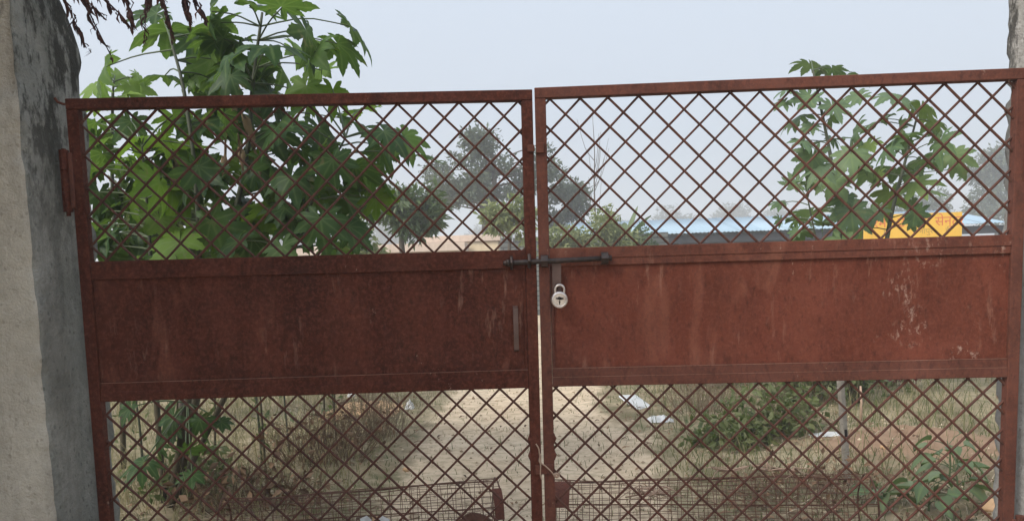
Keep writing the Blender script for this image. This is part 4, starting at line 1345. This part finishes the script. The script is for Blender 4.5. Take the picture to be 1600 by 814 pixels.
def grass(name, label, n, region, hmin, hmax, width, tint_fn, keep_fn, seed, spread=0.5):
    r = np.random.default_rng(seed)
    x = r.uniform(region[0], region[1], n)
    y = region[2] + (region[3] - region[2]) * r.random(n) ** 1.4
    keep = r.random(n) < keep_fn(x, y)
    x, y = x[keep], y[keep]
    m = len(x)
    z = ground_height(x, y) - 0.005
    h = r.uniform(hmin, hmax, m) * (0.7 + 0.6 * r.random(m))
    a = r.uniform(0, 2 * PI, m)
    ln = h * r.uniform(0.1, spread * 1.6, m)
    dx, dy = np.cos(a) * ln, np.sin(a) * ln
    sx, sy = -np.sin(a) * width, np.cos(a) * width
    # turn the blade's width roughly across the view
    b = r.uniform(-0.9, 0.9, m)
    sx, sy = np.cos(b) * width, np.sin(b) * width
    V = np.zeros((m, 5, 3))
    V[:, 0] = np.stack([x - sx, y - sy, z], -1)
    V[:, 1] = np.stack([x + sx, y + sy, z], -1)
    V[:, 2] = np.stack([x - sx * 0.7 + dx * 0.35, y - sy * 0.7 + dy * 0.35, z + h * 0.6], -1)
    V[:, 3] = np.stack([x + sx * 0.7 + dx * 0.35, y + sy * 0.7 + dy * 0.35, z + h * 0.6], -1)
    V[:, 4] = np.stack([x + dx, y + dy, z + h * (1 - 0.25 * ln / np.maximum(h, 1e-6))], -1)
    k = np.arange(m)[:, None] * 5
    F = np.concatenate([k + np.array([[0, 1, 3]]), k + np.array([[0, 3, 2]]), k + np.array([[2, 3, 4]])])
    t = np.clip(tint_fn(x, y, r.random(m)), 0, 1)
    o = mesh_object(name, V.reshape(-1, 3), F, MAT['grass'], None, False, None, {'tint': np.repeat(t, 5)})
    tag(o, label, 'grass', None, 'stuff')
    return o


def patches(x, y, s):
    return np.clip(0.5 + 0.8 * vnoise(x * 1.4, y * 1.4, s), 0, 1)


grass('short_grass', 'short patchy grass on both sides of the dirt track', 70000, (-7, 8, 0.6, 13), 0.02, 0.07, 0.0028,
      lambda x, y, q: 0.25 + 0.6 * q - 0.25 * patches(x, y, 5),
      lambda x, y: (1 - track_amount(x, y) * 0.84) * (0.15 + 0.85 * patches(x, y, 6)) * np.clip(1 - 0.9 * np.exp(-(((x - 2.95) / 0.8) ** 2 + ((y - 2.85) / 0.6) ** 2)), 0, 1), 71)
grass('dry_grass', 'tall dry grass at the left of the dirt track', 9000, (-5.5, -1.15, 1.5, 9), 0.12, 0.42, 0.0026,
      lambda x, y, q: 0.55 + 0.45 * q - 0.45 * (q > 0.8), lambda x, y: patches(x, y, 9) * np.clip((-(x + 1.0)) / 0.6, 0, 1), 72, 0.7)
grass('green_grass', 'taller green and dry grass at the right of the dirt track', 9000, (0.95, 6.5, 2.0, 10), 0.08, 0.32, 0.0028,
      lambda x, y, q: 0.15 + 0.75 * q ** 1.3, lambda x, y: patches(x, y, 14) * np.clip((x - 0.9) / 0.5, 0, 1) * np.clip(1 - 0.85 * np.exp(-(((x - 2.95) / 0.7) ** 2 + ((y - 2.85) / 0.55) ** 2)), 0, 1), 73, 0.75)


def scatter_strips(name, label, n, pts_fn, L0, L1, w, mat, cat, seed, lift=0.006):
    r = np.random.default_rng(seed)
    x, y = pts_fn(r, n)
    m = len(x)
    z = ground_height(x, y) + lift + r.random(m) * 0.015
    a = r.uniform(0, PI, m)
    L = r.uniform(L0, L1, m) / 2
    dx, dy, dz = np.cos(a) * L, np.sin(a) * L, r.uniform(-0.15, 0.3, m) * L
    wx, wy = -np.sin(a) * w, np.cos(a) * w
    V = np.zeros((m, 6, 3))
    bow = r.uniform(-0.1, 0.1, m) * L * 2
    for i, q in enumerate((-1, 0, 1)):
        cx = x + dx * q + (-np.sin(a)) * bow * (q == 0)
        cy = y + dy * q + np.cos(a) * bow * (q == 0)
        cz = z + np.abs(dz) * (q + 1) / 2 + (0.01 if q == 0 else 0)
        k = 1.0 if q == 0 else 0.5
        V[:, i * 2] = np.stack([cx - wx * k, cy - wy * k, cz], -1)
        V[:, i * 2 + 1] = np.stack([cx + wx * k, cy + wy * k, cz + w * 0.4], -1)
    k = np.arange(m)[:, None] * 6
    F = np.concatenate([k + np.array([[0, 1, 3, 2]]), k + np.array([[2, 3, 5, 4]])])
    o = mesh_object(name, V.reshape(-1, 3), F, MAT[mat], None, False, None, {'tint': np.repeat(r.random(m), 6)})
    tag(o, label, cat, None, 'stuff')
    return o


def near_gate(r, n):
    x = r.uniform(-2.6, 3.0, n)
    y = 0.5 + r.random(n) ** 1.6 * 4.5
    keep = r.random(n) < (0.15 + 0.85 * (1 - track_amount(x, y))) * np.where(y < 1.9, 1, 0.55)
    return x[keep], y[keep]


scatter_strips('straw_litter', 'broken pale straw strewn on the ground behind the gate', 3800, near_gate, 0.05, 0.22, 0.0022, 'straw', 'straw', 81)
scatter_strips('leaf_litter', 'small dead brown leaves strewn on the ground behind the gate', 2200, near_gate, 0.03, 0.075, 0.011, 'deadleaf', 'leaf litter', 82)

# clods and pebbles on the track and verge
def clods(n, seed):
    r = np.random.default_rng(seed)
    x = r.uniform(-2.6, 3.6, n)
    y = 0.5 + 8.5 * r.random(n) ** 1.3
    s = 0.004 + 0.012 * r.random(n) ** 4
    s = np.where(r.random(n) < 0.03, s * 2.0, s)
    base = np.array([[1, 0, 0], [-1, 0, 0], [0, 1, 0], [0, -1, 0], [0, 0, 1], [0, 0, -1]], float)
    V = base[None] * s[:, None, None] * r.uniform(0.6, 1.4, (n, 6, 1)) * np.array([1.2, 1.2, 0.8])
    V = V + np.stack([x, y, ground_height(x, y) + s * 0.3], -1)[:, None, :]
    k = np.arange(n)[:, None] * 6
    F = np.concatenate([k + np.array([f]) for f in ((0, 2, 4), (2, 1, 4), (1, 3, 4), (3, 0, 4), (2, 0, 5), (1, 2, 5), (3, 1, 5), (0, 3, 5))])
    o = mesh_object('clods', V.reshape(-1, 3), F, MAT['clod'], None, False, None, {'tint': np.repeat(r.random(n), 6)})
    tag(o, 'small clods and pebbles strewn over the dirt track', 'pebbles', None, 'stuff')


M = Mat('clod_earth', 0.95, 0.1)
M.color(M.mix(M.attr('tint'), (0.22, 0.16, 0.10), (0.58, 0.47, 0.34)))
MAT['clod'] = M.m
M = Mat('dark_dry_twig', 0.9, 0.1)
M.color(M.mix(M.noise(6, 3), (0.045, 0.030, 0.020), (0.20, 0.135, 0.085)))
MAT['twig_dark'] = M.m
clods(5200, 91)

# ------------------------------------------------------------------ dead brush and weed stalks
def twig_bush(name, label, base, rx, ry, h, n, seed, mat='twig', cat='bush', group=None, thick=0.0032, leaves=0, leafmat='deadleaf', leafsize=0.06, upright=0.6):
    r = random.Random(seed)
    x0, y0 = base
    root = empty(name, (x0, y0, gz(x0, y0) - 0.02))
    tag(root, label, cat, group)
    mb = MB()
    cl_ = []
    for k in range(n):
        a = r.uniform(0, 2 * PI)
        d = r.random() ** 0.6
        sx, sy = math.cos(a) * d * rx * 0.5, math.sin(a) * d * ry * 0.5
        ex, ey = math.cos(a) * rx * d * r.uniform(0.6, 1.15), math.sin(a) * ry * d * r.uniform(0.6, 1.15)
        hz = h * r.uniform(0.45, 1.0) * (1 - 0.45 * d)
        m = Vector(((sx + ex) / 2 + r.uniform(-.08, .08), (sy + ey) / 2 + r.uniform(-.08, .08), hz * r.uniform(0.4, 0.75)))
        pth = smooth_path([(sx, sy, 0), tuple(m), (ex, ey, hz)], 6)
        mb.tube(pth, [thick * (1 - 0.14 * i) for i in range(6)], 3, 0, False)
        for _ in range(3):
            i = r.randint(2, 5)
            e = pth[i] + Vector((r.uniform(-1, 1), r.uniform(-1, 1), r.uniform(-0.2, 1) * upright)).normalized() * h * r.uniform(0.12, 0.34)
            mb.tube([tuple(pth[i]), tuple((pth[i] + e) / 2 + Vector((r.uniform(-.02, .02), 0, r.uniform(-.02, .02)))), tuple(e)], [thick * 0.55, thick * 0.42, thick * 0.25], 3, 0, False)
            cl_.append((e.x, e.y, max(e.z, 0.02), 0.05))
    mb.build('twigs', MAT[mat], root)
    if leaves:
        leaf_cloud('foliage', cl_, leaves, leafsize, MAT[leafmat], root, seed + 9, 0.5)
    return root


twig_bush('dead_bush', 'tangled dead brush with curled brown leaves behind the left gate leaf', (-1.62, 2.9), 0.62, 0.5, 0.64, 130, 1, leaves=150, thick=0.0036, mat='twig_dark')
twig_bush('dead_bush', 'thin dry brush right of the brown tangle, at the edge of the dirt track', (-1.38, 3.75), 0.5, 0.5, 0.72, 150, 2, leaves=40, leafsize=0.04, thick=0.0032)
twig_bush('dead_bush', 'dry twiggy brush around the left wire guard', (-1.75, 1.75), 0.6, 0.35, 0.42, 90, 3, mat='twig_dark', leaves=220, leafsize=0.07)
twig_bush('dead_bush', 'dry tangled brush around the right end of the right wire guard', (1.75, 1.75), 0.75, 0.35, 0.34, 110, 4, leaves=200, leafsize=0.05)
twig_bush('dead_bush', 'dry grey brush in front of the green weeds at the right of the track', (1.75, 4.5), 0.6, 0.7, 0.7, 110, 5, leaves=100, leafsize=0.04)
twig_bush('weed_bush', 'dense green weed bush in the lower right, left of the thin post', (2.15, 3.45), 0.5, 0.45, 0.5, 80, 6, 'twig', 'bush', None, 0.003, 800, 'weed_leaf', 0.075)
twig_bush('weed_bush', 'green weed bush at the top of the right lattice, near the track', (2.25, 6.2), 0.75, 0.6, 0.85, 80, 7, 'twig', 'bush', None, 0.004, 1200, 'weed_leaf', 0.085)
twig_bush('weed_bush', 'leafy low weeds under the right castor plant', (3.1, 5.0), 0.8, 0.6, 0.7, 60, 8, 'twig', 'bush', None, 0.004, 1500, 'weed_leaf', 0.08)
twig_bush('weed_bush', 'low green weeds at the right edge of the dirt track, behind the wire guard', (1.62, 3.2), 0.4, 0.4, 0.3, 40, 9, 'twig', 'bush', None, 0.003, 600, 'weed_leaf', 0.075)
twig_bush('weed_bush', 'low green weeds at the foot of the left castor stems', (-2.35, 2.2), 0.45, 0.4, 0.4, 40, 10, 'twig', 'bush', None, 0.003, 500, 'weed_leaf', 0.07)
twig_bush('red_weed', 'small dark red leaved plant far right below the gate panel', (4.1, 5.5), 0.3, 0.25, 0.38, 22, 11, 'twig', 'plant', None, 0.003, 240, 'red_leaf', 0.09)
twig_bush('weed_bush', 'pale scrub at the far right below the gate panel', (5.2, 7.0), 0.9, 0.7, 0.6, 60, 15, 'twig', 'bush', None, 0.003, 700, 'weed_leaf', 0.06)

rj = random.Random(55)
for k, (x, y, h) in enumerate(((-2.75, 2.3, 1.5), (-2.62, 2.55, 1.6), (-2.9, 2.9, 1.4), (-2.45, 2.8, 1.6), (-2.15, 3.0, 1.5), (-1.95, 2.5, 1.35), (-2.02, 3.3, 1.5), (-1.75, 3.4, 1.2), (-2.35, 3.6, 1.4), (-1.62, 3.3, 1.1), (-1.85, 4.2, 1.3), (-3.1, 2.5, 1.5))):
    st_ = empty('weed_stalk', (x, y, gz(x, y) - 0.02))
    tag(st_, 'tall thin upright weed stalk among the brush behind the left gate leaf', 'weed', 'weed stalks')
    mb = MB()
    lx = rj.uniform(-0.12, 0.12)
    pth = smooth_path([(0, 0, 0), (lx * 0.3 + rj.uniform(-.03, .03), 0, h * 0.4), (lx, rj.uniform(-.06, .06), h)], 10)
    mb.tube(pth, [0.0105 - 0.0006 * i for i in range(10)], 5)
    mb.build('stalk', MAT['castor_wood' if k % 2 else 'castor_stem'], st_, True)
    cl_ = [(p.x, p.y, p.z, 0.07) for p in pth[3:]]
    leaf_cloud('foliage', cl_, 26, 0.07, MAT['weed_leaf'], st_, 300 + k, 0.4)


# broad-leaved weeds beside the right pillar
def broad_weed(x, y, n, h, label, seed):
    r = random.Random(seed)
    root = empty('broad_leaved_weed', (x, y, gz(x, y)))
    tag(root, label, 'plant', 'broad-leaved weeds by the right pillar')
    mb = MB()
    mb.tube(smooth_path([(0, 0, -0.03), (0.01, 0, h * 0.5), (-0.01, 0.01, h)], 6), [0.007, 0.0065, 0.006, 0.005, 0.004, 0.003], 5)
    mb.build('stem', MAT['petiole'], root, True)
    for k in range(n):
        a = k * 2.4 + r.uniform(-.9, .9)
        z = h * min(1.0, 0.15 + 0.85 * k / n + r.uniform(-.12, .12))
        L = r.uniform(0.09, 0.15) * (1.15 - 0.4 * k / n)
        o = Vector((math.cos(a), math.sin(a), 0))
        sd = (Vector((-math.sin(a), math.cos(a), 0)) + Vector((0, 0, r.uniform(-.7, .7)))).normalized()
        s0 = Vector((0, 0, z))
        b0 = s0 + o * r.uniform(0.06, 0.12) + Vector((0, 0, 0.05))
        V, F, R = [], [], []
        nn = 7
        dr = r.uniform(0.2, 1.3)
        for i in range(nn):
            q = i / (nn - 1)
            c = b0 + o * (L * q) + Vector((0, 0, 0.25 * L * q - dr * L * q * q))
            w = L * 0.36 * (math.sin(PI * (0.06 + 0.94 * q) ** 0.75) + 0.02)
            V += [c - sd * w + Vector((0, 0, 0.02)), c, c + sd * w + Vector((0, 0, 0.02))]
            R += [0, 1, 0]
        for i in range(nn - 1):
            q = i * 3
            F += [(q, q + 1, q + 4, q + 3), (q + 1, q + 2, q + 5, q + 4)]
        mb = MB()
        mb.add(V, F, 0, R)
        mb.tube([tuple(s0), tuple((s0 + b0) / 2 + Vector((0, 0, 0.012))), tuple(b0)], 0.003, 4, 1, False)
        mb.build('leaf', [MAT['broad_leaf'], MAT['petiole']], root, True, 'rib')


broad_weed(2.50, 1.50, 12, 0.23, 'tallest broad-leaved weed, closest to the right pillar', 1)
broad_weed(2.28, 1.40, 9, 0.13, 'broad-leaved weed left of the tallest one by the right pillar', 2)
broad_weed(2.72, 1.95, 10, 0.26, 'broad-leaved weed behind the tallest one by the right pillar', 3)
broad_weed(2.08, 1.50, 6, 0.09, 'small broad-leaved weed farthest from the right pillar', 4)

# ------------------------------------------------------------------ wire tree guards lying on the ground
def tree_guard(label, x0, y0, x1, y1, rad, seed, plate_end):
    r = random.Random(seed)
    a, b = Vector((x0, y0, gz(x0, y0) + rad * 0.92)), Vector((x1, y1, gz(x1, y1) + rad * 0.92))
    root = empty('tree_guard', (x0, y0, gz(x0, y0)))
    tag(root, label, 'tree guard', 'wire tree guards on the ground')
    O_ = root.location.copy()
    ax = (b - a)
    L = ax.length
    ax.normalize()
    up = Vector((0, 0, 1))
    sd = ax.cross(up).normalized()

    def P(s, t, k=1.0):
        # slightly crushed cylinder
        rr = rad * k * (1 + 0.07 * math.sin(2 * t + s * 3) + 0.03 * math.sin(5 * t + s * 7))
        return a - O_ + ax * s + up * (math.sin(t) * rr * 0.92) + sd * (math.cos(t) * rr)

    mb = MB()
    nw = 30
    for k in range(nw):
        t = 2 * PI * k / nw
        mb.tube([tuple(P(L * i / 14, t + 0.03 * math.sin(i * 1.3 + k))) for i in range(15)], 0.0018, 3, 0, False)
    nh = int(L / 0.052)
    for i in range(nh + 1):
        s = L * i / nh + r.uniform(-0.006, 0.006)
        pts = [tuple(P(s, 2 * PI * k / 22, 1.004)) for k in range(23)]
        mb.tube(pts, 0.0018, 3, 0, False)
    o = mb.build('wire_mesh', MAT['wire'], root)
    o['kind'] = 'stuff'
    for s in (0.0, L):
        mb = MB()
        mb.tube([tuple(P(s, 2 * PI * k / 26, 1.02)) for k in range(27)], 0.0035, 5, 0, False)
        mb.build('hoop', MAT['wire'], root)
    for t in (0.5, 2.3, 4.0, 5.6):
        mb = MB()
        mb.tube([tuple(P(L * i / 14, t, 1.025)) for i in range(15)], 0.0035, 5)
        mb.build('long_rod', MAT['wire'], root)
    # nameplate riveted to the cage near its end, facing the road
    s0, s1 = (L - 0.045, L + 0.006) if plate_end == 'b' else (-0.006, 0.11)
    V, F = [], []
    ts = [1.30 - 0.15 * k for k in range(7)] if plate_end == 'a' else [1.10 - 0.17 * k for k in range(7)]
    for q in ts:
        for s in (s0, s1):
            V.append(P(s, q, 1.035))
    for s_, q_ in [(s, q) for q in ts for s in (s0, s1)]:
        V.append(P(s_, q_, 1.05))
    m = len(ts) * 2
    for k in range(len(ts) - 1):
        c = k * 2
        F += [(c, c + 1, c + 3, c + 2), (m + c, m + c + 2, m + c + 3, m + c + 1), (c, c + 2, m + c + 2, m + c), (c + 1, m + c + 1, m + c + 3, c + 3)]
    F += [(0, m, m + 1, 1), (m - 2, m - 1, 2 * m - 1, 2 * m - 2)]
    mesh_object('plate', V, F, MAT['rust'], root)
    return root


tree_guard('rusty wire tree guard lying behind the left gate leaf', -1.62, 0.92, -0.21, 1.20, 0.183, 1, 'b')
tree_guard('rusty wire tree guard lying behind the right gate leaf', 0.09, 1.20, 1.72, 0.95, 0.183, 2, 'a')

# ------------------------------------------------------------------ posts, litter and stones
po = empty('leaning_post', (2.09, 2.0, gz(2.09, 2.0) - 0.1), (0.02, -0.10, 0.2))
tag(po, 'thin pale leaning concrete post behind the right gate leaf', 'post')
M_post = concrete('post_concrete', (0.24, 0.22, 0.19), (0.33, 0.30, 0.26), (0.13, 0.115, 0.09), 2.5)
bevel_box('shaft', -0.019, 0.019, -0.019, 0.019, 0.0, 1.18, M_post, po, 0.006)
bevel_box('wire_hole', -0.010, 0.010, -0.0212, -0.0192, 0.42, 0.47, MAT['black'], po, 0.0005)
for (x, y, h, lab) in ((3.05, 3.9, 0.32, 'short pale stake at the left of the bare reddish earth'), (4.75, 4.6, 0.42, 'short pale stake near the right pillar, beyond the reddish earth')):
    mb = MB()
    mb.tube([(0, 0, -0.05), (0.006, 0, h * 0.5), (0.0, 0.01, h)], [0.012, 0.011, 0.009], 6)
    o = mb.build('stake', MAT['twine'], None, True)
    o.location = (x, y, gz(x, y))
    tag(o, lab, 'stake', 'stakes in the ground')


def crumple(name, label, loc, sx, sy, sz, seed, mat, cat, group=None, n=9, rotz=0.0):
    """a crumpled sheet: a grid folded by noise, closed enough to rest on the ground"""
    r = np.random.default_rng(seed)
    V, F = [], []
    for i in range(n):
        for j in range(n):
            u, v = i / (n - 1) * 2 - 1, j / (n - 1) * 2 - 1
            k = max(abs(u), abs(v))
            w = 1 + 0.22 * float(r.normal())
            V.append((u * sx * (0.8 + 0.2 * w), v * sy * (0.8 + 0.2 * w), max(0.0, sz * (1 - k ** 2) * (0.6 + 0.7 * r.random()) + sz * 0.25 * float(r.normal()) * (1 - k))))
    for i in range(n - 1):
        for j in range(n - 1):
            a = i * n + j
            F.append((a, a + n, a + n + 1, a + 1))
    o = mesh_object(name, V, F, MAT[mat], None, False)
    o.location = loc
    o.rotation_euler = (0, 0, rotz)
    tag(o, label, cat, group)
    return o


G = 'white litter on the ground'
crumple('plastic_sheet', 'pale plastic sheet lying on the right edge of the dirt track', (1.14, 4.85, gz(1.14, 4.85) + 0.05), 0.12, 0.18, 0.012, 1, 'plastic', 'litter', G, rotz=0.5).rotation_euler = (0.28, 0.05, 0.5)
crumple('plastic_bag', 'crumpled white plastic bag nearer than the pale plastic sheet', (1.25, 4.1, gz(1.25, 4.1) + 0.004), 0.12, 0.10, 0.045, 2, 'plastic', 'litter', G)
crumple('plastic_scrap', 'long white scrap lying at the left of the thin leaning post', (2.45, 3.2, gz(2.45, 3.2) + 0.01), 0.13, 0.05, 0.025, 3, 'plastic', 'litter', G)
crumple('plastic_scrap', 'small white scrap above the weeds, left of the leaning post', (2.62, 4.9, gz(2.62, 4.9) + 0.01), 0.07, 0.05, 0.05, 4, 'plastic', 'litter', G)
crumple('plastic_scrap', 'small white scrap on the left edge of the dirt track', (-1.27, 5.1, gz(-1.27, 5.1) + 0.004), 0.05, 0.06, 0.08, 5, 'plastic', 'litter', G)
crumple('plastic_scrap', 'tiny pale scrap in the brush left of the track', (-1.78, 4.6, gz(-1.78, 4.6) + 0.25), 0.035, 0.035, 0.04, 6, 'plastic', 'litter', G)
crumple('dirt_heap', 'small pinkish heap of rubble left of the dirt track', (-1.75, 5.0, gz(-1.75, 5.0) - 0.005), 0.42, 0.35, 0.10, 7, 'stone', 'rubble', n=14)

# white torn packet caught on the left guard
mb = MB()
for sx in (-1, 1):
    V = [(0.012 * sx, 0, 0), (0.062 * sx, -0.012, 0.010), (0.075 * sx, -0.004, 0.062), (0.040 * sx, -0.018, 0.078), (0.016 * sx, -0.008, 0.058)]
    V2 = [(a, b_ + 0.003, c) for a, b_, c in V]
    F = [(0, 1, 2, 3, 4), (9, 8, 7, 6, 5)] + [(i, i + 5, (i + 1) % 5 + 5, (i + 1) % 5) for i in range(5)]
    mb.add(V + V2, F)
mb.box(-0.012, 0.012, -0.004, 0.003, -0.01, 0.075, 1)
o = mb.build('torn_packet', [MAT['plastic'], MAT['stone']])
o.location = (-0.83, 0.84, 0.205)
o.rotation_euler = (-0.35, 0.05, 0)
tag(o, 'white torn packet caught on the front of the left wire guard', 'litter')

# dry brown husk on the end of the left guard
mb = MB()
r2 = random.Random(31)
nseg = 10
V, F = [], []
for i in range(nseg):
    s = i / (nseg - 1)
    w = 0.055 * math.sin(PI * (0.08 + 0.84 * s))
    for k in range(8):
        t = PI * k / 7
        V.append((-0.10 + 0.26 * s, -0.03 + -w * math.sin(t) * 0.6, 0.04 * math.sin(PI * s) + w * math.cos(t) + r2.uniform(-.006, .006)))
for i in range(nseg - 1):
    for k in range(7):
        a = i * 8 + k
        F.append((a, a + 1, a + 9, a + 8))
mb.add(V, F)
for k in range(46):
    s = r2.uniform(0.05, 0.95)
    p = Vector((-0.10 + 0.26 * s, -0.03 - r2.uniform(0, 0.03), 0.04 * math.sin(PI * s) + 0.05 * math.sin(PI * s)))
    mb.tube([tuple(p), tuple(p + Vector((r2.uniform(-.02, .0), r2.uniform(-.01, .01), r2.uniform(0.01, 0.03))))], [0.0022, 0.0007], 3, 0, False)
o = mb.build('dry_husk', MAT['wire'], None, True)
o.location = (-0.36, 0.93, 0.175)
o.rotation_euler = (0.1, -0.12, 0.06)
tag(o, 'fringed dark brown husk resting on the right end of the left wire guard', 'husk')


def stone(label, x, y, r, seed, mat='stone', group=None):
    bm = bmesh.new()
    bmesh.ops.create_icosphere(bm, subdivisions=3, radius=r)
    rr = np.random.default_rng(seed)
    ph = rr.uniform(0, 6, 6)
    for v in bm.verts:
        d = v.co.normalized()
        k = 1 + 0.14 * math.sin(d.x * 3 + ph[0]) * math.cos(d.y * 3 + ph[1]) + 0.07 * math.sin(d.z * 7 + ph[2]) + 0.05 * math.sin(d.x * 9 + ph[3]) * math.sin(d.y * 8 + ph[4])
        v.co = Vector((d.x * k * 1.25, d.y * k, d.z * k * 0.8)) * r
    me = bpy.data.meshes.new('stone')
    bm.to_mesh(me)
    bm.free()
    me.materials.append(MAT[mat])
    me.polygons.foreach_set('use_smooth', np.ones(len(me.polygons), dtype=bool))
    o = bpy.data.objects.new('stone', me)
    COL.objects.link(o)
    o.location = (x, y, gz(x, y) + r * 0.55)
    tag(o, label, 'stone', group)
    return o


stone('tan orange stone at the bottom right corner by the pillar foot', 2.60, 1.28, 0.062, 1)
stone('small tan stone on the reddish earth', 2.62, 2.6, 0.022, 2)
stone('small pale stone on the left side of the dirt track', -0.95, 2.7, 0.022, 3)

# pale dry roots lying over the right guard
r3 = random.Random(8)
for spots, lab in ((((1.05, 1.12), (1.25, 1.10), (1.4, 1.05)), 'pale tangled dry roots lying on top of the right wire guard'), (((0.55, 1.02), (0.66, 1.0), (0.6, 0.98)), 'pale dry straw bundle caught on the front of the right wire guard')):
    mb = MB()
    for (x, y) in spots:
        for _ in range(5):
            p = Vector((x, y, 0.385 if y > 1.03 else 0.30))
            mb.tube([tuple(q) for q in smooth_path([tuple(p), tuple(p + Vector((r3.uniform(-.1, .1), r3.uniform(-.03, .03), r3.uniform(-.01, .05)))), tuple(p + Vector((r3.uniform(-.2, .2), r3.uniform(-.05, .02), r3.uniform(-.05, .03))))], 7)], [0.005, 0.005, 0.0045, 0.004, 0.003, 0.002, 0.0015], 4)
    o = mb.build('dry_roots', MAT['twine'], None, True)
    tag(o, lab, 'roots')

# ------------------------------------------------------------------ haze
hz = MB()
hz.box(-300, 300, -80, 300, -1.2, 23.0)
haze = hz.build('haze', None)
HM = bpy.data.materials.new('haze_air')
HM.use_nodes = True
HM.node_tree.nodes.clear()
pv = HM.node_tree.nodes.new('ShaderNodeVolumePrincipled')
pv.inputs['Color'].default_value = (0.93, 0.95, 0.98, 1)
pv.inputs['Density'].default_value = 0.004
pv.inputs['Anisotropy'].default_value = 0.2
ho = HM.node_tree.nodes.new('ShaderNodeOutputMaterial')
HM.node_tree.links.new(pv.outputs[0], ho.inputs['Volume'])
haze.data.materials.append(HM)
tag(haze, 'pale grey winter haze filling the air over the field', 'haze', None, 'stuff')
